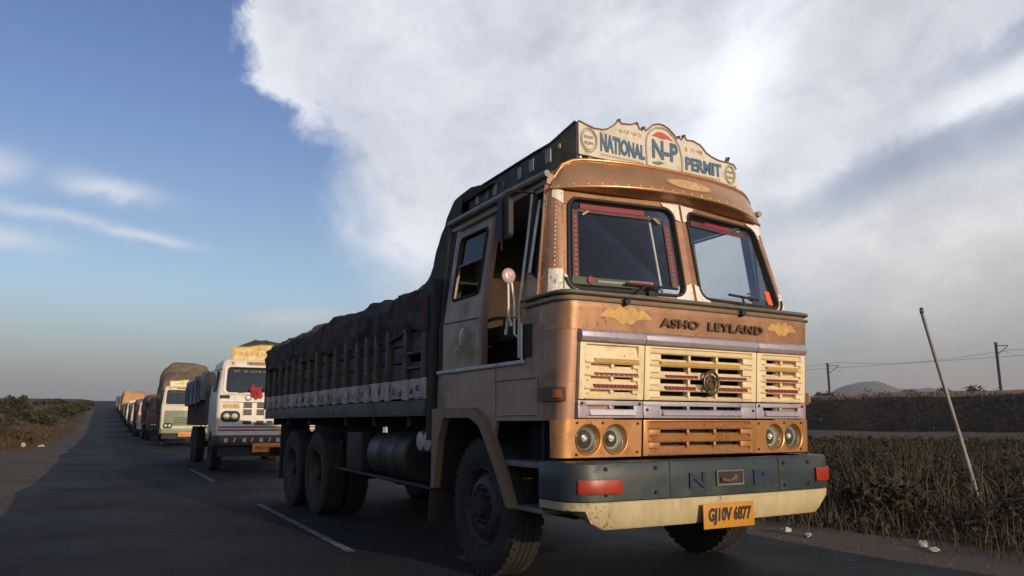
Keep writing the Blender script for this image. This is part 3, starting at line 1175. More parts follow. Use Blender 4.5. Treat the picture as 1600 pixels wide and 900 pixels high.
# ---- bumper
BP = [(-1.262, -0.93), (-1.264, -1.08), (-1.258, -1.19), (-1.232, -1.265), (-1.165, -1.322), (-1.06, -1.350), (-0.8, -1.365), (-0.4, -1.38), (0, -1.385)]
BP = BP + [(-a, b) for a, b in BP[-2::-1]]


def bump_y(x):
    return lerp_tab([(p[0], p[1]) for p in BP[1:-1]], x)


def bumper(name, sec, m_, taper=None):
    mb = MB()

    def fn(i, j):
        x, y = BP[i]
        o, z = sec[j]
        k = abs(x) / 1.26
        s = 1 - o * 0.9
        zz = z
        if taper and z < 0.56:
            zz = z + taper * max(0, (min(k, 1) - 0.86) / 0.14) ** 1.6
            s *= 1 - 0.05 * max(0, (k - 0.8) / 0.2)
        return (x * s, y + o, zz)
    mb.grid(fn, len(BP), len(sec))
    n, q = len(BP), len(sec)
    mb.f.append(tuple(range(q))); mb.mi.append(0)
    mb.f.append(tuple((n - 1) * q + j for j in range(q))); mb.mi.append(0)
    return part(mb, name, m_, smooth=35)


bu = bumper('bumper', [(0.09, 0.655), (0.004, 0.655), (0.0, 0.660), (-0.003, 0.78), (0.0, 0.888), (0.008, 0.901), (0.024, 0.906), (0.13, 0.906), (0.13, 0.67)], m_teal)
bumper('bumper_apron', [(0.012, 0.652), (0.006, 0.645), (0.010, 0.60), (0.030, 0.490), (0.042, 0.476), (0.06, 0.476), (0.10, 0.65)], m_bcream, 0.10)


def bump_patch(name, x0, x1, z0, z1, m_, off=0.012, n=6, th=0.02, parent=None):
    mb = MB()
    xs = [x0 + (x1 - x0) * i / (n - 1) for i in range(n)]
    f = lambda i, j: (xs[i], bump_y(xs[i]) - off, (z0, z1)[j])
    b = lambda i, j: (xs[i], bump_y(xs[i]) - off + th, (z0, z1)[j])
    mb.thick_grid(f, n, 2, b)
    return part(mb, name, m_, parent or bu, bevel=0.004)


bump_patch('indicator_lamp', -1.205, -0.90, 0.705, 0.795, m_red, 0.022)
bump_patch('indicator_lamp', 0.98, 1.215, 0.715, 0.815, m_red, 0.022)
for cx in (-0.26, 0.36):
    text_obj('painted_mark', 'N' if cx < 0 else 'P', m_navy, bu, (cx - .075, bump_y(cx) - .0105, 0.715), (1, 0, 0), (0, 0, 1), 0.15, 0.105, 0.003, 0.03)
mb = MB()
mb.box(-0.09, 0.17, -1.402, -1.38, 0.722, 0.735)
mb.box(-0.09, 0.17, -1.402, -1.38, 0.818, 0.826)
mb.box(-0.09, -0.08, -1.402, -1.38, 0.735, 0.818)
mb.box(0.16, 0.17, -1.402, -1.38, 0.735, 0.818)
part(mb, 'tow_slot_frame', mat('dull_grey_edge', (0.12, 0.12, 0.11), 0.6), bu)
mb = MB()
mb.box(-0.08, 0.16, -1.397, -1.388, 0.735, 0.818)
part(mb, 'tow_slot', m_black, bu)
mb = MB()
mb.tube([(-0.055, -1.402, 0.765), (0.02, -1.404, 0.752), (0.09, -1.402, 0.775)], 0.014, 8)
mb.lathe([(0.0, -.01), (.022, -.006), (.022, .01)], (0.085, -1.40, 0.772), 'y', 12)
part(mb, 'tow_hook', mat('rusty_iron', (0.11, 0.055, 0.03), 0.7, 0.2, 0.3, 20), bu, smooth=50)
mb = MB()
for x in (-1.02, -0.62, 0.62, 0.9):
    for z in (0.70, 0.86):
        mb.lathe([(0.0, -.012), (0.013, -.010), (0.015, 0.004)], (x, bump_y(x) - .002, z), 'y', 8)
part(mb, 'bolt', m_iron, bu, split=True)
mb = MB()
for x in (-0.50, 0.56):
    mb.box(x - .003, x + .003, bump_y(x) - .0045, bump_y(x) + .02, 0.662, 0.895)
part(mb, 'bumper_seam', m_black, bu, split=True)
# registration plate hung over the apron
mb = MB()
mb.box(-0.242, 0.242, -1.412, -1.404, 0.440, 0.606)
pl = part(mb, 'number_plate', m_plate, bevel=0.003)
text_obj('registration_text', 'GJ10V 6877', m_ink, pl, (-0.205, -1.4125, 0.462), (1, 0, 0), (0, 0, 1), 0.41, 0.118, 0.003, 0.045, shear=0.10)
mb = MB()
mb.box(-0.2, -0.15, -1.404, -1.33, 0.56, 0.59); mb.box(0.15, 0.2, -1.404, -1.33, 0.56, 0.59)
part(mb, 'plate_bracket', m_iron, pl, split=True)

# ---- upper cab: split windscreen, pillars, visor, roof
WB, WT = 2.055, 2.868
cen_b, cen_t = (-1.165, -1.02)      # y of the centre pillar, bottom / top
out_b, out_t = (-1.045, -0.875)     # y at the outer edges
xb, xt = 1.125, 1.000


def wpos(sx, u, v, off=0.0):
    """u 0 centre..1 outside, v 0 bottom..1 top"""
    b = Vector((sx * (0.0 + u * xb), cen_b + (out_b - cen_b) * u, WB))
    t = Vector((sx * (0.0 + u * xt), cen_t + (out_t - cen_t) * u, WT))
    p = b.lerp(t, v)
    if off:
        n = Vector((-sx * 0.11, -0.975, 0.18)).normalized()   # outward
        n.x = -n.x if False else sx * 0.10
        p = p + n.normalized() * off
    return p


def wloop(u0, u1, v0, v1, r, n=6, sx=-1, off=0.0):
    w = (u1 - u0) * 1.06
    h = (v1 - v0) * 0.80
    return [wpos(sx, (u0 + u1) / 2 + a / 1.06, (v0 + v1) / 2 + b / 0.80, off) for a, b in rrect(w, h, r, n)]


U0, U1, V0, V1 = 0.068, 0.960, 0.050, 0.930
for sx in (-1, 1):
    # frame plate with a rounded opening
    mb = MB()
    inn = wloop(U0, U1, V0, V1, 0.085, 7, sx)
    n = len(inn)
    outer = []
    for k, (a, b) in enumerate(rrect((U1 - U0) * 1.06, (V1 - V0) * 0.8, 0.085, 7)):
        q = k // 7
        cu, cv_ = ((1, 1), (0, 1), (0, 0), (1, 0))[q]
        t = (k % 7) / 6
        au, av = (U0 + U1) / 2 + a / 1.06, (V0 + V1) / 2 + b / 0.8
        # project outwards: first half of each corner to one edge, second half to the other
        if q == 0: u_, v_ = (1, av) if t < 0.5 else (au, 1)
        if q == 1: u_, v_ = (au, 1) if t < 0.5 else (0, av)
        if q == 2: u_, v_ = (0, av) if t < 0.5 else (au, 0)
        if q == 3: u_, v_ = (au, 0) if t < 0.5 else (1, av)
        if abs(t - 0.5) < 0.01: u_, v_ = cu, cv_
        outer.append(wpos(sx, u_, v_))
    inb = [p + Vector((0, 0.05, 0)) for p in inn]
    otb = [p + Vector((0, 0.05, 0)) for p in outer]
    fs = []
    for j in range(n):
        k = (j + 1) % n
        fs += [(j, k, n + k, n + j), (n + j, n + k, 2 * n + k, 2 * n + j), (2 * n + j, 2 * n + k, 3 * n + k, 3 * n + j)]
    mb.add(outer + inn + inb + otb, fs)
    wf = part(mb, 'windscreen_frame', m_copper, smooth=35)
    # rubber seal
    mb = MB()
    mb.tube(wloop(U0, U1, V0, V1, 0.085, 7, sx, 0.006), 0.0125, 8, closed=True)
    part(mb, 'rubber_seal', m_rubber, wf, smooth=60)
    # glass
    mb = MB()
    g = wloop(U0, U1, V0, V1, 0.085, 7, sx, -0.010)
    mb.prism(g, (0, 0.006, 0))
    gl = part(mb, 'windscreen', m_glass, wf)

    def patch(u0, u1, v0, v1, m_, name, off=0.002, n=1, gap=0.4, along='v'):
        mb = MB()
        for k in range(n):
            a0, a1, b0, b1 = u0, u1, v0, v1
            if n > 1:
                if along == 'v':
                    h = (v1 - v0) / n
                    b0 = v0 + h * k; b1 = b0 + h * (1 - gap)
                else:
                    h = (u1 - u0) / n
                    a0 = u0 + h * k; a1 = a0 + h * (1 - gap)
            P = [wpos(sx, a0, b0, off - .01), wpos(sx, a1, b0, off - .01), wpos(sx, a1, b1, off - .01), wpos(sx, a0, b1, off - .01)]
            mb.prism(P, (0, -0.002, 0.0))
        part(mb, name, m_, gl, stuff=n > 1)
    # stickers on the glass
    if sx < 0:
        patch(0.88, 0.925, 0.16, 0.82, m_dred, 'glass_sticker')
        patch(0.893, 0.912, 0.17, 0.78, mat('pink_dots', (0.30, 0.06, 0.07), 0.5), 'dot_sticker', 0.0055, 13, 0.5)
        patch(0.115, 0.165, 0.14, 0.76, m_dred, 'glass_sticker')
        patch(0.13, 0.152, 0.15, 0.74, mat('faint_pink_dots', (0.20, 0.06, 0.07), 0.5), 'dot_sticker', 0.0055, 13, 0.45)
        patch(0.32, 0.86, 0.835, 0.885, m_redst, 'visor_sticker')
        patch(0.17, 0.88, 0.80, 0.831, m_dred, 'visor_sticker')
        patch(0.42, 0.93, 0.095, 0.165, mat('green_film', (0.045, 0.075, 0.04), 0.6), 'lower_sticker')
        patch(0.52, 0.745, 0.122, 0.142, mat('grey_letters', (0.34, 0.32, 0.28), 0.5), 'letter_sticker', 0.0055, 11, 0.3, 'u')
        patch(0.32, 0.50, 0.105, 0.165, mat('pink_frame', (0.30, 0.12, 0.13), 0.5), 'name_sticker', 0.0055)
        patch(0.335, 0.485, 0.115, 0.155, mat('maroon_letters', (0.26, 0.012, 0.03), 0.5), 'name_sticker', 0.009, 5, 0.2, 'u')
        mb = MB()
        c = wpos(sx, 0.80, 0.135, 0.0)
        mb.prism([c + Vector((0.028 * cos(a), -0.004 + 0.0, 0.028 * sin(a))) for a in np.linspace(0, 2 * pi, 17)[:-1]], (0, -0.004, 0))
        part(mb, 'round_sticker', m_redst, gl)
        mb = MB()
        for (u_, v_, s_) in ((0.85, 0.765, 1), (0.20, 0.765, -1)):
            a = wpos(sx, u_, v_, 0.004); b = wpos(sx, u_ - 0.05 * s_, v_ + 0.045, 0.004)
            mb.tube([a, b], 0.008, 6)
        part(mb, 'corner_sticker', mat('yellow_tape', (0.45, 0.40, 0.2), 0.5), gl, split=True)
        mb = MB()
        mb.tube([wpos(sx, 0.255, 0.86, -0.05), wpos(sx, 0.225, 0.09, -0.05)], 0.0095, 10)
        part(mb, 'inner_pole', m_white, wf, smooth=60)
    else:
        patch(0.12, 0.80, 0.80, 0.86, m_dred, 'visor_sticker')
        patch(0.30, 0.62, 0.83, 0.875, m_redst, 'visor_sticker', .0055)
        patch(0.62, 0.665, 0.10, 0.20, m_dred, 'glass_sticker', n=3)
        patch(0.845, 0.905, 0.09, 0.235, m_orange, 'orange_sticker')
    # white corner plates on the windscreen corners
    m_cor = m_white
    for (cu, cv_, du, dv) in ((U1, V0, 1, -1), (U0, V0, -1, -1), (U0, V1, -1, 1)) + (((U1, V1, 1, 1),) if sx > 0 else ()):
        mb = MB()
        arc = []
        cx_, cz_ = cu - du * 0.085 / 1.06, cv_ - dv * 0.085 / 0.8
        for a in np.linspace(0, pi / 2, 7):
            arc.append((cx_ + du * 0.098 / 1.06 * cos(a), cz_ + dv * 0.098 / 0.8 * sin(a)))
        cu2, cv2 = (cu + du * 0.035, cv_ + dv * 0.045) if cu > .5 else (0.012, cv_ + dv * 0.05)
        poly = [(cu2, cz_ - dv * 0.02)] + [arc[0]] + arc + [(cx_ - du * 0.02, cv2), (cu2, cv2)]
        poly = [poly[0]] + poly[2:]
        mb.prism([wpos(sx, a, b, 0.012) for a, b in poly], (0, 0.008, 0.0))
        part(mb, 'corner_plate', m_cor, wf)
    # white quarter-round trim on the lower outer corner
    mb = MB()
    cx_, cz_ = U1 - 0.085 / 1.06, V0 + 0.085 / 0.8
    mb.tube([wpos(sx, cx_ + 0.115 / 1.06 * cos(a), cz_ - 0.115 / 0.8 * sin(a), 0.022) for a in np.linspace(0.15, pi / 2 - .15, 7)], 0.009, 6)
    part(mb, 'corner_trim', m_rubber, wf)

# sill under the glass: ledge from the belt up to the windscreen foot
mb = MB()
n = 13
def led(i, j):
    u = i / (n - 1) * 2 - 1
    sx = -1 if u < 0 else 1
    p = wpos(sx, abs(u), 0)
    if j == 1: return tuple(p)
    x = u * 1.16
    return (x, yf(2.0, min(1.0, abs(x))) + 0.035 + 0.16 * max(0, abs(u) - 0.85) / 0.15, 2.026)
mb.grid(led, n, 2)
part(mb, 'windscreen_ledge', m_copper, smooth=40)

# A pillars
for sx in (-1, 1):
    mb = MB()
    n = 6
    def ap(i, j, o=0.0):
        t = j / 5
        b0 = wpos(sx, 1, t)
        zz = WB - 0.02 + (2.965 - WB + 0.02) * t
        sxx = 1.23 + (1.085 - 1.23) * t
        sy = -0.895 + (-0.795 + 0.895) * t
        k = i / (n - 1)
        s_ = sin(k * pi / 2)
        c_ = 1 - cos(k * pi / 2)
        x = abs(b0.x) + (sxx - abs(b0.x)) * s_
        y = b0.y + (sy - b0.y) * c_
        return (sx * (x - o), y + o, b0.z + (zz - b0.z) * k)
    mb.thick_grid(lambda i, j: ap(i, j), n, 6, lambda i, j: ap(i, j, 0.03))
    pil_ = part(mb, 'door_pillar', m_copper, smooth=50)
    # riveted pale trim
    mb = MB()
    for j in range(26):
        t = (j + 0.5) / 26
        i0 = ap(2, t * 5); 
        mb.lathe([(0.0, -.006), (0.006, -.004), (0.007, 0.002)], i0, 'y', 6)
    part(mb, 'rivets', m_white, pil_, stuff=True)
    # white patches at the foot and head of the pillar, as on the real truck
    for t0, t1 in ((0.0, 1.1), (4.3, 5.0)):
        mb = MB()
        mb.thick_grid(lambda i, j: tuple(Vector(ap(i * 0.8, t0 + (t1 - t0) * j / 3)) + Vector((0, -0.004, 0))), 5, 4, lambda i, j: ap(i * 0.8, t0 + (t1 - t0) * j / 3, 0.008))
        part(mb, 'pillar_plate', m_white, pil_)
    # sloping stay outside the right pillar is only the door edge: thin drip rail
    mb = MB()
    mb.tube([tuple(Vector(ap(5, t)) + Vector((sx * 0.012, 0, 0))) for t in (0, 2, 4, 5)], 0.012, 6)
    part(mb, 'drip_rail', m_copper, pil_)

# visor: curved band over the windscreen
def vis_plan(u, k):
    """u -1..1 across, k 0 lower edge .. 1 upper edge"""
    xe = 1.105 + (1.055 - 1.105) * k
    x = u * xe
    yc = -1.108 + (0.088) * k
    y = yc + (0.255 - 0.05 * k) * abs(u) ** 2.6 - 0.03 * (1 - k) * (1 - u * u)
    zl = 2.905 - 0.035 * u * u
    e = max(0, (abs(u) - 0.80) / 0.20)
    zu = 3.130 - 0.012 * u * u - 0.165 * (1 - sqrt(max(0, 1 - min(1, e) ** 2)))
    return (x, y - 0.012 * sin(k * pi), zl + (zu - zl) * k)


mb = MB()
n = 41
mb.thick_grid(lambda i, j: vis_plan(i / (n - 1) * 2 - 1, j / 6), n, 7, lambda i, j: tuple(Vector(vis_plan((i / (n - 1) * 2 - 1) * .985, j / 6)) + Vector((0, 0.02, 0))))
vis = part(mb, 'sun_visor', mat('warm_copper_paint', (0.53, 0.295, 0.14), 0.27, 0.60, 0.08, 6, (0.30, 0.17, 0.09), 0.22, 3.0, 0.03, 40, wear=0.35), smooth=60)
mb = MB()
mb.tube([vis_plan(i / 30 * 2 - 1, 1.0) for i in range(31)], 0.016, 8)
part(mb, 'visor_rim', m_copper_b, vis, smooth=60)
mb = MB()
mb.tube([tuple(Vector(vis_plan(i / 30 * 2 - 1, 0.0)) + Vector((0, -0.004, 0.004))) for i in range(31)], 0.009, 6)
part(mb, 'visor_rim', m_copper_b, vis, smooth=60)
mb = MB()
for i in range(22):
    p = Vector(vis_plan((i + .5) / 22 * 2 - 1, 0.10))
    mb.lathe([(0, -.008), (.006, -.006), (.007, .003)], p, 'y', 6)
part(mb, 'rivets', m_white, vis, stuff=True)
# faded oval painted in the middle of the visor
for k, (m_, s_) in enumerate(((mat('dull_rust_outline', (0.36, 0.17, 0.07), 0.5), 1.0), (mat('faded_oval_paint', (0.50, 0.32, 0.15), 0.5, 0, 0.25, 25), 0.88))):
    mb = MB()
    q = 40
    def ov(i, j):
        a = 2 * pi * i / q
        r = 0.02 + 0.98 * j / 5
        return tuple(Vector(vis_plan(0.06 + 0.235 * s_ * cos(a) * r, 0.47 + 0.22 * s_ * sin(a) * r)) + Vector((0, -0.004 - 0.003 * k, 0)))
    mb.grid(ov, q, 6, closed_u=True)
    part(mb, 'painted_oval', m_, vis)

# soffit under the visor and header above the windscreen
mb = MB()
def sof(i, j):
    u = i / (n - 1) * 2 - 1
    p = Vector(vis_plan(u, 0.0)) + Vector((0, 0.02, 0.0))
    if j == 0: return tuple(p)
    q = wpos(-1 if u < 0 else 1, abs(u), 1.0)
    return (q.x, q.y + 0.01, q.z)
mb.grid(sof, n, 2)
part(mb, 'visor_soffit', m_copper, smooth=60)

# roof skin
mb = MB()
nu, nv = 17, 12
def roof(i, j, o=0.0):
    u = i / (nu - 1) * 2 - 1
    t = j / (nv - 1)
    y = -0.95 + 1.78 * t
    if j == 0:
        p = vis_plan(u, 0.98)
        return (p[0], p[1] + 0.025, p[2] - o)
    e = max(0, (abs(u) - 0.80) / 0.20)
    z = 3.10 - 0.02 * t - 0.15 * e ** 2.0
    return (u * (1.12 - o), y, z - o)
mb.thick_grid(roof, nu, nv, lambda i, j: roof(i, j, 0.03))
part(mb, 'roof', m_side, smooth=50)
mb = MB()
mb.box(-1.02, 1.02, -0.85, 0.80, 2.985, 2.995)
part(mb, 'ceiling', m_ceil)


# ---- cab sides
def sx_of(z):
    return HW if z <= 1.98 else HW + (1.092 - HW) * (z - 1.98) / (2.95 - 1.98)


def side_sheet(sx, poly, th=0.03, out=0.0):
    """extruded plate on the cab side; poly in (y, z)"""
    mb = MB()
    P = [(sx * (sx_of(z) + out), y, z) for y, z in poly]
    Q = [(sx * (sx_of(z) + out - th), y, z) for y, z in poly]
    n = len(P)
    mb.add(P + Q, [tuple(range(n)), tuple(range(2 * n - 1, n - 1, -1))] + [(i, i + n, (i + 1) % n + n, (i + 1) % n) for i in range(n)])
    return mb


def ring_sheet(sx, outer, inner, th=0.03, out=0.0):
    mb = MB()
    n = len(outer)
    f = lambda L_, o: [(sx * (sx_of(z) + o), y, z) for y, z in L_]
    V_ = f(outer, out) + f(inner, out) + f(inner, out - th) + f(outer, out - th)
    fs = []
    for j in range(n):
        k = (j + 1) % n
        for a in range(4):
            b = (a + 1) % 4
            fs.append((a * n + j, a * n + k, b * n + k, b * n + j))
    mb.add(V_, fs)
    return mb


def sq(y0, y1, z0, z1, sl0=0.0, sl1=0.0):
    return [(y0, z0), (y1, z0), (y1 + sl1, z1), (y0 + sl0, z1)]


ARCH_IN = [(0.78, 0.60), (0.70, 1.00), (0.60, 1.195), (0.10, 1.195), (-0.06, 1.13), (-0.16, 1.02), (-0.345, 0.78), (-0.50, 0.555)]
ARCH_OUT = [(0.83, 0.60), (0.83, 1.275), (0.60, 1.278), (0.065, 1.275), (-0.10, 1.20), (-0.235, 1.06), (-0.42, 0.80), (-0.57, 0.555)]
for sx in (-1, 1):
    # lower side skin with the wheel arch cut out
    poly = [(0.80, 1.28), (0.80, 1.572), (-0.70, 1.572), (-0.70, 2.03), (-0.90, 2.03), (-0.90, 1.17), (-0.27, 1.17), (-0.235, 1.06), (-0.10, 1.20), (0.065, 1.275)]
    mb = side_sheet(sx, poly)
    part(mb, 'side_panel', m_side)
    # step-like crease mouldings
    mb = MB()
    for a in ((( -0.25, 1.56), (-0.25, 1.21)), ((-0.25, 1.47), (-0.86, 1.47)), ((-0.86, 1.47), (-0.86, 1.21)), ((-0.86, 1.21), (-0.25, 1.21))):
        mb.tube([(sx * (HW + 0.003), a[0][0], a[0][1]), (sx * (HW + 0.003), a[1][0], a[1][1])], 0.007, 6)
    part(mb, 'panel_crease', m_side, split=True)
    # sill
    mb = MB()
    mb.box(sx * (HW - .03) if sx > 0 else -HW - .022, sx * (HW - .03) if sx < 0 else HW + .022, -0.70, 0.80, 1.574, 1.604)
    part(mb, 'door_sill', m_steel, bevel=0.004)
    # wheel-arch flare
    mb = ring_sheet(sx, ARCH_OUT, ARCH_IN, 0.07, 0.045)
    mb.f = [f for f in mb.f]
    n_ = len(ARCH_OUT)
    # open ends: drop the closing segment between last and first point
    mb.f = [f for k, f in enumerate(mb.f) if k // 4 != n_ - 1]
    mb.mi = [0] * len(mb.f)
    part(mb, 'wheel_arch', mat('tan_arch_paint', (0.20, 0.135, 0.08), 0.5, 0.1, 0.12, 5, (0.18, 0.13, 0.09), 0.4, 3, wear=0.6))
    # inner arch tunnel
    mb = MB()
    A = ARCH_IN
    for (a, b) in zip(A, A[1:]):
        mb.add([(sx * (HW - .02), a[0], a[1]), (sx * (HW - .02), b[0], b[1]), (sx * 0.72, b[0], b[1]), (sx * 0.72, a[0], a[1])], [(0, 1, 2, 3)])
    mb.add([(sx * 0.72, y, z) for y, z in A], [tuple(range(len(A)))])
    part(mb, 'arch_liner', m_black)
    # mud flap behind the wheel
    mb = MB()
    mb.hexa([(sx * 0.80, 0.93, 0.30), (sx * 1.245, 0.93, 0.30), (sx * 1.245, 0.95, 0.30), (sx * 0.80, 0.95, 0.30), (sx * 0.80, 0.83, 1.12), (sx * 1.245, 0.83, 1.12), (sx * 1.245, 0.85, 1.12), (sx * 0.80, 0.85, 1.12)])
    part(mb, 'mud_flap', mat('grey_mud_flap', (0.03, 0.027, 0.022), 0.8, 0, 0.2, 6))
    # rear door/sleeper panel with its window
    z0, z1 = 1.606, 2.915
    o_ = [(0.72, z0), (0.02, z0), (0.02, 1.98), (0.02, 2.25), (0.02, 2.75), (0.02, z1), (0.72, z1), (0.72, 2.75), (0.72, 2.25), (0.72, 1.98)]
    mb = side_sheet(sx, [(0.72, z0), (0.02, z0), (0.02, 1.98), (0.72, 1.98)], 0.03)
    wn = [(0.60, 2.245), (0.575, 2.215), (0.125, 2.215), (0.10, 2.245), (0.085, 2.755), (0.11, 2.785), (0.56, 2.785), (0.585, 2.755)]
    fr_o = [(0.72, 2.245), (0.72, 1.98), (0.02, 1.98), (0.02, 2.245), (0.02, 2.755), (0.02, z1), (0.72, z1), (0.72, 2.755)]
    r2 = ring_sheet(sx, fr_o, wn)
    mb.add(r2.v, r2.f)
    dp = part(mb, 'rear_door_panel', m_side)
    mb = MB()
    mb.tube([(sx * (sx_of(z) + 0.006), y, z) for y, z in wn], 0.012, 6, closed=True)
    part(mb, 'rubber_seal', m_rubber, dp, smooth=60)
    mb = side_sheet(sx, [(0.595, 2.52), (0.09, 2.52), (0.09, 2.755), (0.115, 2.78), (0.565, 2.78), (0.59, 2.755)], 0.006, -0.012)
    part(mb, 'window_pane', m_dglass, dp)
    mb = MB()
    mb.tube([(sx * (sx_of(2.52)), 0.095, 2.52), (sx * (sx_of(2.52)), 0.595, 2.52)], 0.010, 6)
    part(mb, 'window_bar', m_side, dp)
    mb = MB()
    mb.tube([(sx * (HW + .012), 0.33, 1.80), (sx * (HW + .028), 0.32, 1.84), (sx * (HW + .028), 0.30, 1.90), (sx * (HW + .012), 0.29, 1.94)], 0.010, 8)
    part(mb, 'door_handle', m_white, dp, smooth=60)
    mb = MB()
    mb.tube([(sx * (HW + .004), 0.70, 2.02), (sx * (HW + .004), 0.04, 2.00)], 0.006, 6)
    part(mb, 'panel_crease', m_side, dp)
    # posts: rear edge of the cab, edge of the doorway
    for y0, y1, m_ in ((0.725, 0.80, m_iron), (-0.035, 0.015, mat('copper_brown_post', (0.20, 0.12, 0.085), 0.5, 0.2, 0.15, 6))):
        mb = side_sheet(sx, [(y0, 1.606), (y1, 1.606), (y1, 1.98), (y0, 1.98)], 0.05, 0.004)
        r2 = side_sheet(sx, [(y0, 1.98), (y1, 1.98), (y1, 2.93), (y0, 2.93)], 0.05, 0.004)
        mb.add(r2.v, r2.f)
        part(mb, 'door_post', m_)
    # quarter panel in front of the doorway with its small window
    mb = side_sheet(sx, [(-0.66, 2.05), (-0.893, 2.05), (-0.893, 2.115), (-0.66, 2.235)], 0.03)
    r2 = ring_sheet(sx, [(-0.66, 2.23), (-0.893, 2.10), (-0.81, 2.92), (-0.64, 2.92)], [(-0.695, 2.26), (-0.862, 2.165), (-0.808, 2.86), (-0.685, 2.86)])
    mb.add(r2.v, r2.f)
    qp = part(mb, 'quarter_panel', m_side)
    mb = side_sheet(sx, [(-0.695, 2.26), (-0.862, 2.165), (-0.808, 2.86), (-0.685, 2.86)], 0.006, -0.012)
    part(mb, 'window_pane', m_dglass, qp)
    mb = MB()
    mb.tube([(sx * (sx_of(z) + .006), y, z) for y, z in [(-0.695, 2.26), (-0.862, 2.165), (-0.808, 2.86), (-0.685, 2.86)]], 0.013, 6, closed=True)
    part(mb, 'rubber_seal', m_rubber, qp)
    mb = MB()
    mb.tube([(sx * (sx_of(z) + .012), y, z) for y, z in [(-0.725, 2.24), (-0.735, 2.55), (-0.75, 2.80)]], 0.014, 8)
    part(mb, 'window_bar', m_steel, qp)
    mb = MB()
    mb.tube([(sx * (sx_of(z) + .020), y, z) for y, z in [(-0.65, 1.62), (-0.65, 2.0), (-0.65, 2.5), (-0.635, 2.9)]], 0.013, 8)
    part(mb, 'grab_rail', m_steel, qp, smooth=60)
    # header rail
    mb = MB()
    mb.hexa([(sx * 1.055, 0.80, 2.895), (sx * 1.115, 0.80, 2.895), (sx * 1.115, -0.83, 2.915), (sx * 1.055, -0.83, 2.915), (sx * 1.05, 0.80, 2.97), (sx * 1.105, 0.80, 2.97), (sx * 1.105, -0.83, 2.99), (sx * 1.05, -0.83, 2.99)])
    part(mb, 'side_header', m_side)
    mb = MB()
    mb.tube([(sx * 1.125, 0.66, 2.885), (sx * 1.123, -0.60, 2.90)], 0.012, 6)
    part(mb, 'sliding_rail', m_steel)
    mb = MB()
    mb.tube([(sx * 1.128, 0.83, 2.975), (sx * 1.135, 0.4, 2.975), (sx * 1.135, -0.5, 2.98), (sx * 1.12, -0.85, 2.985)], 0.028, 8)
    part(mb, 'rain_gutter', mat('grey_gutter_paint', (0.26, 0.235, 0.21), 0.5, 0.1, 0.1, 5, (0.14, 0.11, 0.08), .35, 3), smooth=60)
    # dark hatch on the flank and amber corner lamp
    if sx < 0:
        mb = MB()
        mb.box(-HW - .008, -HW - .001, -0.79, -0.69, 1.62, 1.86)
        part(mb, 'vent_recess', m_black)
        mb = MB()
        mb.tube([(-HW - .02, -0.685, 1.60), (-HW - .02, -0.685, 1.87)], 0.010, 6)
        part(mb, 'vent_edge', m_steel)
    mb = MB()
    L0 = outline(1.35)
    sel = L0[0:6] if sx < 0 else L0[-6:]
    mb.thick_grid(lambda i, j: (sel[i][0] * 1.018, sel[i][1] - 0.016, (1.30, 1.395)[j]), 6, 2, lambda i, j: (sel[i][0] * 0.995, sel[i][1] + 0.003, (1.30, 1.395)[j]))
    cl = part(mb, 'corner_lamp', mat('dark_lamp_housing', (0.10, 0.045, 0.022), 0.5))
    mb = MB()
    mb.thick_grid(lambda i, j: (sel[i + 1][0] * 1.026, sel[i + 1][1] - 0.021, (1.32, 1.375)[j]), 4, 2, lambda i, j: (sel[i + 1][0] * 1.01, sel[i + 1][1] - 0.01, (1.32, 1.375)[j]))
    part(mb, 'lens', mat('amber_lens', (0.30, 0.085, 0.025), 0.4), cl)
    # boarding steps between the arch and the bumper
    mb = MB()
    mb.box(min(sx * 0.98, sx * 1.22), max(sx * 0.98, sx * 1.22), -0.90, -0.36, 0.845, 0.885)
    mb.box(min(sx * 0.98, sx * 1.22), max(sx * 0.98, sx * 1.22), -0.93, -0.52, 0.545, 0.575)
    for y in (-0.87,):
        mb.box(min(sx * 1.19, sx * 1.215), max(sx * 1.19, sx * 1.215), y - .02, y + .02, 0.575, 0.845)
    part(mb, 'boarding_step', mat('worn_step_steel', (0.17, 0.165, 0.155), 0.6, 0.3, 0.2, 9, (0.09, .07, .05), .4, 4), bevel=0.004, split=True)
    mb = MB()
    mb.box(min(sx * 0.90, sx * 0.97), max(sx * 0.90, sx * 0.97), -0.93, -0.30, 0.50, 1.17)
    mb.box(min(sx * 0.90, sx * 1.20), max(sx * 0.90, sx * 1.20), -0.90, -0.88, 0.90, 1.17)
    part(mb, 'step_well', m_black, split=True)

# interior: back wall, floor, engine cover, dashboard, seats, wheel
mb = MB()
mb.box(-1.20, 1.20, 0.77, 0.80, 1.3, 2.0)
mb.hexa([(-1.2, .77, 2.0), (1.2, .77, 2.0), (1.2, .80, 2.0), (-1.2, .80, 2.0), (-1.05, .77, 2.98), (1.05, .77, 2.98), (1.05, .80, 2.98), (-1.05, .80, 2.98)])
part(mb, 'back_wall', m_inter)
mb = MB()
mb.box(-1.19, 1.19, -1.06, 0.77, 1.545, 1.57)
part(mb, 'cab_floor', m_inter)
mb = MB()
mb.box(-0.40, 0.40, -0.95, 0.3, 1.571, 1.93)
part(mb, 'engine_cover', m_inter, bevel=0.04)
mb = MB()
mb.hexa([(-1.12, -1.02, 1.72), (1.12, -1.02, 1.72), (1.12, -0.72, 1.78), (-1.12, -0.72, 1.78), (-1.12, -1.02, 2.03), (1.12, -1.02, 2.03), (1.12, -0.76, 2.02), (-1.12, -0.76, 2.02)])
part(mb, 'dashboard', m_inter, bevel=0.02)
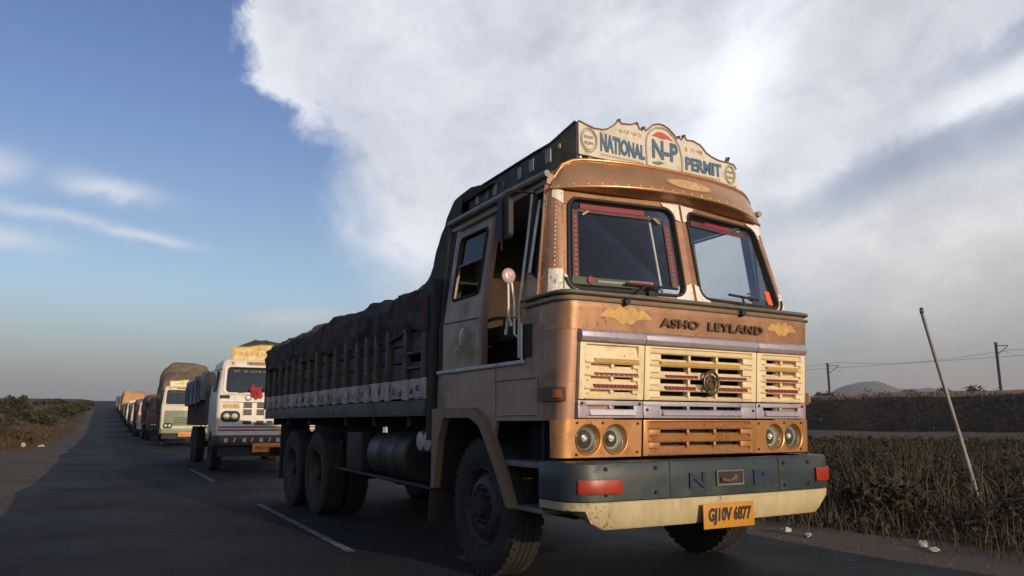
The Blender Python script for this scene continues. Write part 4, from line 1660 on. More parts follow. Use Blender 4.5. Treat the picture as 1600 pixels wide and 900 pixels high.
for cx, m_ in ((-0.74, m_seat), (0.74, m_inter)):
    mb = MB()
    mb.box(cx - .30, cx + .30, -0.20, 0.34, 1.80, 1.95)
    st = part(mb, 'seat', m_, bevel=0.04)
    mb = MB()
    mb.hexa([(cx - .28, .30, 1.95), (cx + .28, .30, 1.95), (cx + .28, .42, 1.95), (cx - .28, .42, 1.95), (cx - .24, .40, 2.48), (cx + .24, .40, 2.48), (cx + .24, .50, 2.48), (cx - .24, .50, 2.48)])
    part(mb, 'seat_back', m_, st, bevel=0.03)
    mb = MB()
    mb.box(cx - .22, cx + .22, -0.1, 0.3, 1.571, 1.80)
    part(mb, 'seat_base', m_black, st)
mb = MB()
Rm = Matrix.Rotation(radians(25), 3, 'X')
cw = Vector((-0.74, -0.58, 2.10))
mb.tube([tuple(cw + Rm @ Vector((0.24 * cos(a), 0.24 * sin(a), 0))) for a in np.linspace(0, 2 * pi, 25)[:-1]], 0.016, 8, closed=True)
for a in (90, 210, 330):
    mb.tube([tuple(cw), tuple(cw + Rm @ Vector((0.24 * cos(radians(a)), 0.24 * sin(radians(a)), 0)))], 0.012, 6)
mb.tube([tuple(cw), (-0.74, -0.80, 1.75)], 0.03, 8)
part(mb, 'steering_wheel', m_rubber, smooth=60)

# mirrors on the near side
mb = MB()
mc = Vector((-1.27, -0.47, 2.70))
mb.add([(mc.x + (0.02 if k else -0.02), mc.y + a, mc.z + b) for k in (0, 1) for a, b in rrect(0.19, 0.34, 0.05, 5)],
       [tuple(range(20)), tuple(range(39, 19, -1))] + [(i, i + 20, (i + 1) % 20 + 20, (i + 1) % 20) for i in range(20)])
mr_ = part(mb, 'side_mirror', mat('mirror_housing', (0.012, 0.012, 0.012), 0.6), smooth=40)
mb = MB()
mb.tube([(-1.115, -0.66, 2.88), (-1.22, -0.50, 2.93), (-1.29, -0.47, 2.90), (-1.30, -0.47, 2.70), (-1.30, -0.47, 2.45)], 0.008, 6)
part(mb, 'mirror_arm', m_iron, mr_, smooth=60)
mb = MB()
rc = Vector((-1.30, -0.585, 2.235))
mb.lathe([(0.0, -0.020), (0.03, -0.018), (0.050, -0.010), (0.058, 0.0), (0.055, 0.010), (0.0, 0.010)], rc, 'y', 24)
rm = part(mb, 'round_mirror', m_pink, smooth=50)
mb = MB()
mb.lathe([(0.0, -0.026), (0.02, -0.025), (0.030, -0.018)], (rc.x + .005, rc.y, rc.z + .008), 'y', 16)
part(mb, 'mirror_cap', mat('rose_cap', (0.62, 0.36, 0.34), 0.5), rm, smooth=60)
mb = MB()
mb.tube([tuple(rc + Vector((0.0, .01, -0.06))), (-1.298, -0.575, 2.06), (-1.292, -0.565, 1.93)], 0.009, 8)
mb.tube([tuple(rc + Vector((0.03, .01, -0.05))), (-1.262, -0.60, 2.05), (-1.262, -0.60, 1.80), (-1.24, -0.64, 1.76)], 0.009, 6)
part(mb, 'mirror_arm', m_white, rm, smooth=60)
mb = MB()
mb.tube([(-1.292, -0.565, 1.94), (-1.285, -0.54, 1.88), (-1.29, -0.52, 1.80)], 0.012, 6)
mb.tube([(-1.292, -0.565, 1.94), (-1.27, -0.57, 1.86)], 0.014, 6)
mb.tube([(-1.292, -0.565, 1.93), (-1.24, -0.64, 1.92)], 0.009, 6)
part(mb, 'mirror_bracket', m_steel, rm)

# wipers
for x0, dx, sx in ((-0.74, 0.10, -1), (0.385, 0.07, 1)):
    mb = MB()
    p0 = Vector((x0, yf(1.985, x0) - 0.03, 1.985))
    p1 = Vector((x0 + 0.30, -1.20 + 0.02, 2.14)) if sx < 0 else Vector((x0 + 0.17, -1.17, 2.135))
    u_ = abs(p1.x) / xb
    q = wpos(sx, u_, 0.115, 0.035)
    mb.lathe([(0.0, -.022), (0.022, -.02), (0.026, 0.02)], p0, 'y', 12)
    mb.tube([tuple(p0), tuple(p0.lerp(q, 0.5) + Vector((0, -0.02, 0.006))), tuple(q)], 0.010, 8, r1=0.008)
    wp = part(mb, 'wiper_arm', m_rubber, smooth=60)
    mb = MB()
    ua, ub = (u_ + 0.16, u_ - 0.25) if sx < 0 else (u_ - 0.13, u_ + 0.20)
    mb.tube([wpos(sx, ua, 0.120, 0.022), wpos(sx, ub, 0.108, 0.022)], 0.011, 6)
    part(mb, 'wiper_blade', m_rubber, wp)
mb = MB()
mb.box(-0.50, -0.42, -1.225, -1.18, 2.055, 2.095)
part(mb, 'washer_jet', m_iron, bevel=0.006)

# ---- headboard with the painted permit sign
SY = -0.82


def glyphs(mb, x0, x1, z0, z1, n, y, d=.004, seed=1, yfn=None):
    """a row of worn, unreadable letter shapes"""
    q = random.Random(seed)
    p = (x1 - x0) / n
    t = p * .17
    h = z1 - z0
    for k in range(n):
        a = x0 + k * p + p * .1
        b = a + p * .72
        yy = y if yfn is None else yfn((a + b) / 2)
        for u_ in (0.0, 0.38, 0.74):
            if q.random() < .78:
                lo_, hi_ = q.uniform(0, .3), q.uniform(.7, 1.0)
                xx = a + u_ * (b - a)
                sl = q.uniform(-.5, .5) * t
                mb.prism([(xx, yy, z0 + h * lo_), (xx + t, yy, z0 + h * lo_), (xx + t + sl, yy, z0 + h * hi_), (xx + sl, yy, z0 + h * hi_)], (0, -d, 0))
        if q.random() < .5:
            zz = z0 + h * q.uniform(.3, .8)
            mb.box(a, b - q.uniform(0, .4) * (b - a), yy - d, yy, zz, zz + h * .14)


top = [(-0.81, 3.475), (-0.74, 3.455), (-0.66, 3.44), (-0.58, 3.445), (-0.53, 3.462), (-0.47, 3.505), (-0.43, 3.545), (-0.41, 3.555), (-0.39, 3.535), (-0.30, 3.545), (-0.24, 3.568), (-0.22, 3.560),
       (-0.205, 3.528), (-0.175, 3.522), (-0.155, 3.545), (-0.135, 3.525), (-0.11, 3.548), (-0.06, 3.592), (0.0, 3.612), (0.05, 3.612), (0.11, 3.592), (0.17, 3.55), (0.20, 3.52), (0.225, 3.535), (0.25, 3.522),
       (0.275, 3.55), (0.29, 3.555), (0.31, 3.53), (0.38, 3.535), (0.46, 3.515), (0.49, 3.495), (0.53, 3.455), (0.60, 3.428), (0.68, 3.412), (0.78, 3.412), (0.855, 3.405), (0.885, 3.37)]
poly = [(-0.81, 3.205)] + top + [(0.885, 3.205)]
mb = MB()
mb.prism([(x, SY, z) for x, z in poly], (0, 0.03, 0))
sg = part(mb, 'permit_sign', m_sign)
mb = MB()
mb.tube([(x, SY - .004, z) for x, z in top], 0.007, 6)
part(mb, 'painted_edge', mat('faded_maroon_edge', (0.22, 0.12, 0.10), 0.6), sg)
mb = MB()
for x, z in ((-0.41, 3.56), (0.285, 3.562), (-0.155, 3.547), (0.225, 3.54), (-0.23, 3.57)):
    mb.lathe([(0.0, -.012), (0.012, -.008), (0.014, 0.02), (0.0, 0.024)], (x, SY, z), 'y', 10)
part(mb, 'finial', m_dred, sg, split=True)


def sgtext(txt, x0, x1, z0, z1, m_, bold=0.03, warp=None, sp=1.0):
    text_obj('sign_lettering', txt, m_, sg, (x0, SY - 0.001, z0), (1, 0, 0), (0, 0, 1), x1 - x0, z1 - z0, 0.005, bold, warp=warp, space=sp)


# NATIONAL: tapering band; PERMIT: tapering the other way
sgtext('NATIONAL', -0.605, -0.155, 3.262, 3.425, m_blue, 0.045, lambda u, v: 0.0 + 0.02 * u + v * (0.98 - 0.22 * u))
sgtext('N-P', -0.075, 0.205, 3.305, 3.468, m_blue, 0.032)
sgtext('PERMIT', 0.285, 0.70, 3.262, 3.378, m_blue, 0.04)
mb = MB()    # arched frame of the centre shield, green leaf line, red crest
arc = [(-0.135, 3.22), (-0.14, 3.40), (-0.13, 3.475), (-0.09, 3.535), (-0.03, 3.573), (0.035, 3.585), (0.10, 3.573), (0.17, 3.525), (0.225, 3.45), (0.245, 3.36), (0.25, 3.22)]
mb.tube([(x, SY - .003, z) for x, z in arc], 0.008, 6)
part(mb, 'painted_shield_line', mat('sage_line', (0.36, 0.36, 0.27), 0.6), sg)
mb = MB()
mb.prism([(x, SY - .001, z) for x, z in [(-0.075, 3.495), (-0.02, 3.535), (0.03, 3.545), (0.09, 3.53), (0.155, 3.487), (0.10, 3.497), (0.04, 3.485), (-0.02, 3.497)]], (0, -0.004, 0))
part(mb, 'painted_crest', mat('crest_red', (0.50, 0.07, 0.05), 0.6), sg)
mb = MB()
mb.prism([(x, SY - .001, z) for x, z in [(-0.08, 3.268), (0.0, 3.285), (0.05, 3.276), (0.0, 3.255), (-0.06, 3.254)]], (0, -0.004, 0))
part(mb, 'painted_leaf', m_greenp, sg)
mb = MB()
glyphs(mb, -0.42, -0.18, 3.452, 3.492, 6, SY, seed=3)
glyphs(mb, 0.285, 0.49, 3.425, 3.470, 6, SY, seed=4)
part(mb, 'worn_small_lettering', m_tan, sg, stuff=True)
mb = MB()
for k in range(16):
    mb.box(-0.60 + k * 0.027, -0.582 + k * 0.027, SY - .004, SY, 3.232, 3.247)
for k in range(16):
    mb.box(0.29 + k * 0.025, 0.306 + k * 0.025, SY - .004, SY, 3.230, 3.243)
part(mb, 'worn_small_lettering', m_tan, sg, stuff=True)
for cx, cz, rx, rz in ((-0.715, 3.335, 0.078, 0.098), (0.805, 3.305, 0.058, 0.085)):
    mb = MB()
    mb.tube([(cx + rx * cos(a), SY - .003, cz + rz * sin(a)) for a in np.linspace(0, 2 * pi, 25)[:-1]], 0.006, 6, closed=True)
    mb.tube([(cx + rx * .82 * cos(a), SY - .003, cz + rz * .82 * sin(a)) for a in np.linspace(0, 2 * pi, 25)[:-1]], 0.004, 6, closed=True)
    part(mb, 'painted_roundel', MATS['sage_line'], sg)
    mb = MB()
    for r_ in range(2):
        for k in range(4):
            if k == 0: glyphs(mb, cx - .044, cx + .044, cz + .008 - r_ * .05, cz + .038 - r_ * .05, 4, SY, seed=7 + r_)
    part(mb, 'worn_small_lettering', mat('grey_brown_letters', (0.33, 0.26, 0.20), 0.6), sg, stuff=True)
mb = MB()
for x in (-0.72, 0.0, 0.78):
    mb.box(x - .02, x + .02, SY + .03, SY + .06, 3.06, 3.40)
part(mb, 'sign_bracket', m_iron, sg, split=True)

# roof carrier: side boards with pale markers, carried load under tarpaulin behind
for sx in (-1, 1):
    mb = MB()
    prof = [(-0.80, 3.47), (-0.70, 3.41), (-0.58, 3.34), (-0.40, 3.315), (0.78, 3.285), (0.82, 3.03), (-0.80, 3.06)]
    bx = lambda y: 0.955 - (0.135 * max(0, (-0.45 - y) / 0.35) ** 1.3 if y < -0.45 else 0)
    tops = [(-0.80, 3.472), (-0.75, 3.44), (-0.70, 3.41), (-0.64, 3.372), (-0.58, 3.34), (-0.50, 3.322), (-0.40, 3.315), (0, 3.305), (0.4, 3.295), (0.78, 3.285)]
    fn_ = lambda i, j, o=0.0: (sx * (bx(tops[i][0]) - o), tops[i][0], tops[i][1] if j else 3.05)
    mb.thick_grid(fn_, len(tops), 2, lambda i, j: fn_(i, j, 0.03))
    cb = part(mb, 'roof_carrier_board', mat('mossy_dark_paint', (0.040, 0.042, 0.034), 0.6, 0, 0.5, 8, (0.11, 0.09, 0.06), 0.2, 5))
    if sx < 0:
        mk = [(-0.56, 3.24, .045, .055), (-0.36, 3.22, .035, .05), (-0.17, 3.21, .03, .05), (0.10, 3.19, .02, .03), (0.26, 3.185, .03, .05), (0.40, 3.18, .03, .05), (-0.66, 3.30, .02, .02), (0.6, 3.18, .03, .045)]
        for k, (y, z, a, b) in enumerate(mk):
            mb = MB()
            mb.box(-bx(y) - .010, -bx(y) - .0, y - a, y + a, z - b, z + b)
            part(mb, 'board_marker', mat('pale_grey_marker', (0.30, 0.30, 0.29), 0.6, 0, 0.2, 20) if k not in (3, 5) else mat('blue_grey_marker', (0.09, 0.11, 0.16), 0.6), cb, bevel=0.003)
    mb = MB()
    mb.tube([(sx * (bx(y) + .004), y, z) for y, z in tops], 0.012, 6)
    part(mb, 'board_rim', m_iron, cb)
mb = MB()
mb.box(-0.92, 0.92, -0.75, 0.80, 3.10, 3.12)
part(mb, 'carrier_floor', m_iron)


# ---- load bed
BW = 1.25
B0, B1 = 1.02, 7.62
Z0, ZBAND0, ZBAND1, ZTOP = 1.215, 1.385, 1.565, 2.06
ribs_y = [1.04, 1.49, 1.97, 2.31, 2.62, 2.94, 3.36, 3.77, 4.15, 4.59, 4.96, 5.40, 5.83, 6.22, 6.62, 7.02, 7.40, 7.60]
bed = MB()
bed.box(-BW + .04, BW - .04, B0, B1, 1.24, 1.30)
bedo = part(bed, 'load_bed', m_black)
for sx in (-1, 1):
    mb = MB()
    a, b = sorted((sx * (BW - .05), sx * (BW + .012)))
    mb.box(a, b, B0, B1 - .002, Z0, Z0 + .15)
    part(mb, 'bottom_rail', m_rail, bedo, bevel=0.008)
    a, b = sorted((sx * (BW - .04), sx * (BW + .004)))
    mb = MB()
    for k, (y0, y1) in enumerate(zip(ribs_y, ribs_y[1:])):
        mb = MB()
        j = 0.004 * random.random()
        a, b = sorted((sx * (BW - .04), sx * (BW + .002 + j)))
        mb.box(a, b, y0 + .03, y1 - .03, ZBAND0, ZBAND1)
        part(mb, 'white_board', m_band, bedo, bevel=0.003)
        for q in range(3):      # planks above the band
            za = ZBAND1 + .006 + q * 0.168
            j = 0.008 * random.random()
            a, b = sorted((sx * (BW - .045), sx * (BW - .014 + j)))
            if sx < 0 and k == 0 and q == 1:
                za += .05
            mb = MB()
            mb.box(a, b, y0 + .02, y1 - .02, za, za + .155)
            o = part(mb, 'side_plank', m_wood if (k * 3 + q) % 5 != 2 else mat('maroon_bed_board', (0.060, 0.022, 0.020), 0.7, 0, 0.3, 5, (0.05, .04, .035), .4, 2), bedo, bevel=0.004)
    for y in ribs_y:
        mb = MB()
        a, b = sorted((sx * (BW - .03), sx * (BW + .038)))
        w = 0.030 + 0.012 * random.random()
        mb.box(a, b, y - w, y + w, ZBAND1 + .003, ZTOP + .02)
        part(mb, 'side_rib', m_rib, bedo, bevel=0.006)
        mb = MB()
        mb.box(a, b, y - w, y + w, Z0 + .152, ZBAND1)
        part(mb, 'white_rib_foot', m_band, bedo, bevel=0.006)
    # dark worn strokes left of old lettering on the white boards
    mb = MB()
    rq = random.Random(9 + sx)
    for k in range(46):
        yy = 1.1 + k * 0.142 + rq.uniform(-.04, .04)
        zz = 1.40 + rq.uniform(0, .05)
        hh, ww = rq.uniform(.04, .10), rq.uniform(.012, .035)
        xx = sx * (BW + .007)
        sl = rq.uniform(-.03, .03)
        mb.prism([(xx, yy - ww, zz), (xx, yy + ww, zz), (xx, yy + ww * .6 + sl, zz + hh), (xx, yy - ww * .6 + sl, zz + hh)], (sx * .003, 0, 0))
    part(mb, 'worn_strokes', mat('dark_worn_marks', (0.075, 0.05, 0.045), 0.7), bedo, stuff=True)
for y, nm in ((B0 - .02, 'front_board'), (B1 - .02, 'tailgate')):
    mb = MB()
    mb.box(-BW + .02, BW - .02, y, y + .05, 1.22, 2.10)
    part(mb, nm, m_wood, bedo, bevel=0.005)
# front bed post with the dark intake stack beside it
mb = MB()
mb.box(-BW - .015, -BW + .10, 0.86, 0.985, 1.0, 2.46)
part(mb, 'front_post', m_black, bedo, bevel=0.01)
mb = MB()
mb.tube([(-1.21, 0.825, 1.25), (-1.19, 0.83, 2.0), (-1.10, 0.85, 2.96)], 0.022, 8)
part(mb, 'intake_pipe', mat('ochre_black_pipe', (0.09, 0.075, 0.035), 0.6, 0, 0.3, 8), bedo)
mb = MB()
mb.box(-BW - .03, -BW + .03, 1.08, 1.45, 1.80, 1.825)
mb.box(-BW - .03, -BW + .03, 1.08, 1.45, 1.66, 1.68)
part(mb, 'ladder_rung', m_rib, bedo, split=True)


# tarpaulin over the load
def tarp_fn(nu, nv):
    def f(i, j):
        t = i / (nu - 1)
        y = 0.98 + (B1 + 0.12 - 0.98) * t
        s = j / (nv - 1) * 2 - 1       # -1 left hem .. 1 right hem
        a = abs(s)
        hem = 2.03 - 0.035 * fbm(y * 6.0, 7.7, 0, 2) - 0.05 * abs(sin(y * 2.1 + 0.4)) - 0.04 * fbm(y * 1.7, 2.2) - (0.03 if 2 < y < 3.2 else 0)
        crown = 2.60 + 0.055 * sin(y * 4.6) * (0.6 + 0.4 * sin(y * 1.3)) + 0.06 * fbm(y * 0.9, 3.3)
        if t > 0.86:
            crown -= 0.20 * ((t - 0.86) / 0.14) ** 1.6
        if a > 0.78:       # hanging hem
            k = (a - 0.78) / 0.22
            z = 2.20 + (hem - 2.20) * k
            x = 1.262 + 0.018 * sin(y * 9 + k * 2) * k + 0.012
        else:
            k = a / 0.78
            ang = k * pi / 2
            x = 1.262 * sin(ang) ** 0.85
            z = 2.20 + (crown - 2.20) * cos(ang) ** 0.75
        w = Vector((x * (1 if s > 0 else -1), y, z))
        d = 0.075 * fbm(y * 1.6, s * 2.3, 1.0) + 0.045 * fbm(y * 4.2, s * 5.0, 4.0, 3) + 0.016 * fbm(y * 13, s * 9, 8.0, 3)
        d += 0.022 * (1 - abs(sin(y * 5.2 + 1.5 * s))) ** 6
        d += 0.040 * (1 - abs(fbm(y * 2.2 + s * 1.5, s * 3.2 - y * .8, 15.0, 2)) * 2.2) * (0.5 + 0.5 * fbm(y * .8, s * 2, 22.0, 1)) - 0.018 * abs(fbm(y * 6 + s * 3, s * 8, 31.0, 2))
        nn = Vector((w.x * 0.8, 0, (z - 2.0) * 1.4)).normalized()
        w += nn * d
        return tuple(w)
    return f


mb = MB()
NU, NV = 190, 64
mb.grid(tarp_fn(NU, NV), NU, NV)
# close front and back ends
for i in (0, NU - 1):
    mb.f.append(tuple(i * NV + j for j in range(NV))); mb.mi.append(0)
tarp = mb.build('bed_tarpaulin', m_tarp, T, smooth=70)
# lashing ropes over the tarpaulin
f_ = tarp_fn(NU, NV)
for q in range(9):
    i = 12 + q * 20
    mb = MB()
    P = []
    for j in range(0, NV):
        p = Vector(f_(min(NU - 1, int(i + 5 * sin(j * 0.1))), j))
        nn = Vector((p.x, 0, (p.z - 1.9) * 1.5)).normalized()
        P.append(tuple(p + nn * 0.010))
    mb.tube(P, 0.008, 5)
    part(mb, 'lashing_rope', mat('grey_rope', (0.075, 0.066, 0.05), 0.9), tarp, smooth=60)

# tarpaulin bundle dropping from the roof carrier down behind the cab
def drop_fn(i, j, nu=40, nv=40):
    t = i / (nu - 1)
    s = j / (nv - 1) * 2 - 1
    path = [(0.25, 3.33), (0.62, 3.41), (0.95, 3.36), (1.12, 3.25), (1.22, 3.08), (1.30, 2.86), (1.40, 2.66), (1.62, 2.53), (1.95, 2.50)]
    k = t * (len(path) - 1)
    a = min(int(k), len(path) - 2)
    y = path[a][0] + (path[a + 1][0] - path[a][0]) * (k - a)
    z = path[a][1] + (path[a + 1][1] - path[a][1]) * (k - a)
    wid = 1.0 + 0.08 * t
    e = abs(s) ** 5
    x = s * wid
    zz = z - 0.10 * e + 0.05 * fbm(s * 2.4, t * 4, 2)
    yy = y + 0.07 * fbm(s * 3.0, t * 3.0, 9) + 0.03 * sin(s * 14 + t * 3)
    return (x, yy, zz)


mb = MB()
mb.grid(lambda i, j: drop_fn(i, j), 40, 40)
# side skirts close it against the cab
for jj in (0, 39):
    sk = []
    for i in range(40):
        p = drop_fn(i, jj)
        sk.append((p, (p[0] * 0.985, max(0.82, p[1] - 0.45), min(p[2], 3.24) - (0.02 if i < 8 else 0.05))))
    base = len(mb.v)
    for a, b in sk: mb.v += [a, b]
    for i in range(39):
        mb.f.append((base + 2 * i, base + 2 * i + 2, base + 2 * i + 3, base + 2 * i + 1)); mb.mi.append(0)
drop = mb.build('roof_tarpaulin', m_tarpg, T, smooth=70)
mb = MB()
mb.hexa([(-0.92, 0.82, 2.1), (0.92, 0.82, 2.1), (0.92, 1.05, 2.1), (-0.92, 1.05, 2.1), (-0.92, 0.60, 3.30), (0.92, 0.60, 3.30), (0.92, 1.05, 3.22), (-0.92, 1.05, 3.22)])
part(mb, 'tarpaulin_bundle', m_tarpg, drop, bevel=0.05)

# ---- chassis and running gear
mb = MB()
for sx in (-1, 1):
    a, b = sorted((sx * 0.38, sx * 0.46))
    mb.box(a, b, -1.0, 7.5, 0.86, 1.12)
for y in (-0.9, 1.2, 2.9, 4.0, 5.25, 6.6):
    mb.box(-0.38, 0.38, y - .05, y + .05, 0.92, 1.08)
part(mb, 'chassis_frame', m_iron, bevel=0.006)
mb = MB()
for y in (1.6, 2.6, 3.6, 5.22, 6.4, 7.3):
    mb.box(-1.18, 1.18, y - .04, y + .04, 1.12, 1.24)
part(mb, 'cross_bearer', m_black, split=True)
for y in (0.0, 4.63, 5.87):
    mb = MB()
    mb.tube([(-0.95, y, 0.52), (0.95, y, 0.52)], 0.075, 12)
    if y > 1:
        mb.lathe([(0.0, -.2), (.12, -.19), (.2, -.08), (.21, .05), (.12, .17), (0, .19)], (0.0, y, 0.52), 'y', 18)
    part(mb, 'axle', m_iron, smooth=50)
    for sx in (-1, 1):
        mb = MB()
        for k in range(4):
            l = 0.62 - 0.11 * k
            mb.hexa([(sx * .42 - .04, y - l, 0.70 - .03 * k + .04), (sx * .42 + .04, y - l, 0.70 - .03 * k + .04), (sx * .42 + .04, y + l, 0.70 - .03 * k + .04), (sx * .42 - .04, y + l, 0.70 - .03 * k + .04),
                     (sx * .42 - .04, y - l, 0.72 - .03 * k + .04), (sx * .42 + .04, y - l, 0.72 - .03 * k + .04), (sx * .42 + .04, y + l, 0.72 - .03 * k + .04), (sx * .42 - .04, y + l, 0.72 - .03 * k + .04)])
        part(mb, 'leaf_spring', m_iron, split=True)
mb = MB()
mb.box(-0.36, 0.36, -0.85, 0.65, 0.62, 1.50)
part(mb, 'engine_block', m_black, bevel=0.04)
mb = MB()
mb.tube([(0, 0.65, 0.82), (0, 4.5, 0.62)], 0.055, 10)
part(mb, 'drive_shaft', m_iron, smooth=50)
mb = MB()
mb.lathe([(0.0, 0.0), (0.24, 0.0), (0.262, 0.02), (0.262, 0.30), (0.268, 0.31), (0.268, 0.35), (0.262, 0.36), (0.262, 0.72), (0.268, 0.73), (0.268, 0.77), (0.262, 0.78), (0.262, 1.08), (0.24, 1.10), (0.0, 1.10)], (-0.90, 1.75, 0.82), 'y', 28)
ft = part(mb, 'fuel_tank', mat('dull_tank_grey', (0.045, 0.042, 0.038), 0.5, 0.4, 0.2, 6, (0.05, .04, .03), .4, 3), smooth=40)
mb = MB()
mb.lathe([(0.0, .06), (0.045, .06), (0.05, .0)], (-1.02, 2.6, 1.05), 'z', 14)
part(mb, 'filler_cap', m_chrome, ft, smooth=40)
mb = MB()
for y in (1.35, 1.52):
    mb.lathe([(0.0, 0.0), (.09, .01), (.105, .04), (.105, .56), (.09, .59), (0, .60)], (-1.10, y, 0.98), 'x', 18)
part(mb, 'air_tank', m_steel, smooth=40, split=True)
mb = MB()
mb.box(-1.15, -0.75, 3.05, 3.6, 0.62, 1.05)
part(mb, 'battery_box', m_iron, bevel=0.015)
mb = MB()
mb.box(0.62, 1.15, 1.6, 2.9, 0.58, 1.08)
part(mb, 'tool_box', m_iron, bevel=0.02)
mb = MB()
mb.tube([(-1.15, 3.75, 0.95), (-1.2, 3.8, 0.62), (-1.2, 1.0, 0.58)], 0.018, 6)
part(mb, 'side_guard', m_iron)
mb = MB()
mb.box(-1.18, 1.18, 7.50, 7.56, 0.62, 0.76)
mb.box(-.45, -.38, 7.44, 7.5, 0.66, 1.1); mb.box(.38, .45, 7.44, 7.5, 0.66, 1.1)
part(mb, 'rear_guard', m_iron)
mb = MB()
for sx in (-1, 1):
    a, b = sorted((sx * .78, sx * 1.22))
    mb.box(a, b, 6.62, 6.64, 0.32, 1.16)
part(mb, 'mud_flap', m_rubber, split=True)


def wheel_meshes(w, R=0.522, dish=-0.06, rear=False, rim_m=None):
    """tyre, rim, hub meshes; the outer face is at local x = 0, body towards +x"""
    ty = MB()
    prof = [(0.295, 0.045), (0.300, 0.020), (0.34, 0.004), (0.42, 0.000), (0.475, 0.008), (0.500, 0.022), (R - .006, 0.036)]
    for k in range(4):
        a = 0.045 + (w - 0.09) * k / 4 + 0.004
        b = 0.045 + (w - 0.09) * (k + 1) / 4 - 0.004
        prof += [(R - .013, a - .004), (R, a), (R, b), (R - .013, b + .004)]
    prof += [(R - .006, w - .036), (0.5, w - .022), (0.475, w - .008), (0.42, w), (0.34, w - .004), (0.30, w - .02), (0.295, w - .045)]
    ty.lathe(prof, (0, 0, 0), 'x', 56)
    # shoulder lugs
    for k in range(40):
        q = 2 * pi * k / 40
        for x0, x1 in ((0.016, 0.05), (w - .05, w - .016)):
            c_, s_ = cos(q), sin(q)
            d_ = 0.026
            P = []
            for r_ in (R - .035, R - .001):
                for xx, dd in ((x0, -d_), (x1, -d_), (x1, d_), (x0, d_)):
                    P.append((xx if r_ > R - .01 else xx, r_ * c_ - dd * s_, r_ * s_ + dd * c_))
            ty.hexa(P)
    rm = MB()
    if rear:
        pr = [(0.298, 0.02), (0.285, 0.012), (0.275, 0.03), (0.268, 0.16), (0.225, 0.175), (0.16, 0.17), (0.15, 0.15)]
    else:
        pr = [(0.298, 0.02), (0.288, 0.010), (0.272, 0.03), (0.262, 0.075), (0.235, 0.055), (0.205, 0.020), (0.165, 0.008), (0.15, 0.02)]
    rm.lathe(pr, (0, 0, 0), 'x', 40)
    rm.lathe([(0.15, pr[-1][1]), (0.0, pr[-1][1] + .004)], (0, 0, 0), 'x', 40)
    hb = MB()
    x0 = pr[-1][1]
    hl = 0.13 if rear else 0.055
    hb.lathe([(0.0, x0 - hl), (0.075, x0 - hl), (0.088, x0 - hl + .015), (0.095, x0 - .01), (0.105, x0 + .01)], (0, 0, 0), 'x', 20)
    for k in range(10):
        q = 2 * pi * k / 10
        hb.lathe([(0.0, x0 - .035), (0.015, x0 - .033), (0.016, x0 + .01)], (0, 0.1275 * cos(q), 0.1275 * sin(q)), 'x', 6)
    ho = MB()
    for k in range(8):       # dark hand holes in the disc
        q = 2 * pi * (k + .5) / 8
        xx = (0.172 if rear else 0.036)
        ho.lathe([(0.0, xx - .004), (0.026, xx - .006), (0.030, xx + .004)], (0, 0.205 * cos(q), 0.205 * sin(q)), 'x', 10)
    return ty, rm, hb, ho


m_rim = mat('dusty_wheel_rim', (0.045, 0.040, 0.034), 0.6, 0.2, 0.2, 9, (0.05, 0.038, 0.028), 0.4, 6)
m_rim2 = mat('tan_rear_rim', (0.062, 0.05, 0.036), 0.65, 0.1, 0.2, 9, (0.07, 0.05, 0.035), 0.4, 6)
WPROTO = {}


def wheel_parts(parent, x, y, z, side, rear, grp_mat):
    key = (rear, grp_mat.name)
    if key not in WPROTO:
        ty, rm, hb, ho = wheel_meshes(0.27, rear=rear)
        ms = []
        for mbx, nm, mm, sm in ((ty, 'tyre', m_tyre, 35), (rm, 'rim', grp_mat, 40), (hb, 'hub', m_iron, 40), (ho, 'hand_holes', m_black, 40)):
            o = mbx.build(nm, mm, None, smooth=sm)
            ms.append((nm, o.data))
            bpy.data.objects.remove(o)
        WPROTO[key] = ms
    w = None
    for nm, me in WPROTO[key]:
        o = bpy.data.objects.new('wheel' if nm == 'tyre' else nm, me)
        COL.objects.link(o)
        if nm == 'hand_holes': o['kind'] = 'stuff'
        if nm == 'tyre':
            w = o
            o.parent = parent
            o.location = (x, y, z)
            if side > 0: o.rotation_euler = (0, 0, pi)
        else:
            o.parent = w
    return w


for sx in (-1, 1):
    wheel_parts(T, sx * 1.215, 0.0, 0.52, sx, False, m_rim)
    for y in (4.63, 5.87):
        wheel_parts(T, sx * 1.235, y, 0.52, sx, True, m_rim2)
        wheel_parts(T, sx * 0.93, y, 0.52, sx, True, m_rim2)


# ------------------------------------------------------------------ the other trucks of the convoy
def lofted(levels, n=6):
    """levels: (z, half width, y front, y rear, corner radius) -> closed rounded loops"""
    mb = MB()
    loops = []
    for z, hw, f, r, cr in levels:
        L_ = []
        L_ += [(-hw, r, z)]
        for k in range(n):
            a = pi / 2 * k / (n - 1)
            L_.append((-hw + cr * (1 - cos(a)), f + cr - cr * sin(a), z))
        for k in range(n):
            a = pi / 2 * (1 - k / (n - 1))
            L_.append((hw - cr * (1 - cos(a)), f + cr - cr * sin(a), z))
        L_ += [(hw, r, z)]
        loops.append(L_)
    m_ = len(loops[0])
    vs = [p for l in loops for p in l]
    fs = []
    for i in range(len(loops) - 1):
        for j in range(m_):
            k = (j + 1) % m_
            fs.append((i * m_ + j, i * m_ + k, (i + 1) * m_ + k, (i + 1) * m_ + j))
    fs.append(tuple(range(m_ - 1, -1, -1)))
    fs.append(tuple((len(loops) - 1) * m_ + j for j in range(m_)))
    mb.add(vs, fs)
    return mb


m_wins = mat('dark_windscreen', (0.016, 0.022, 0.024), 0.08, 0, 0.3, 2)


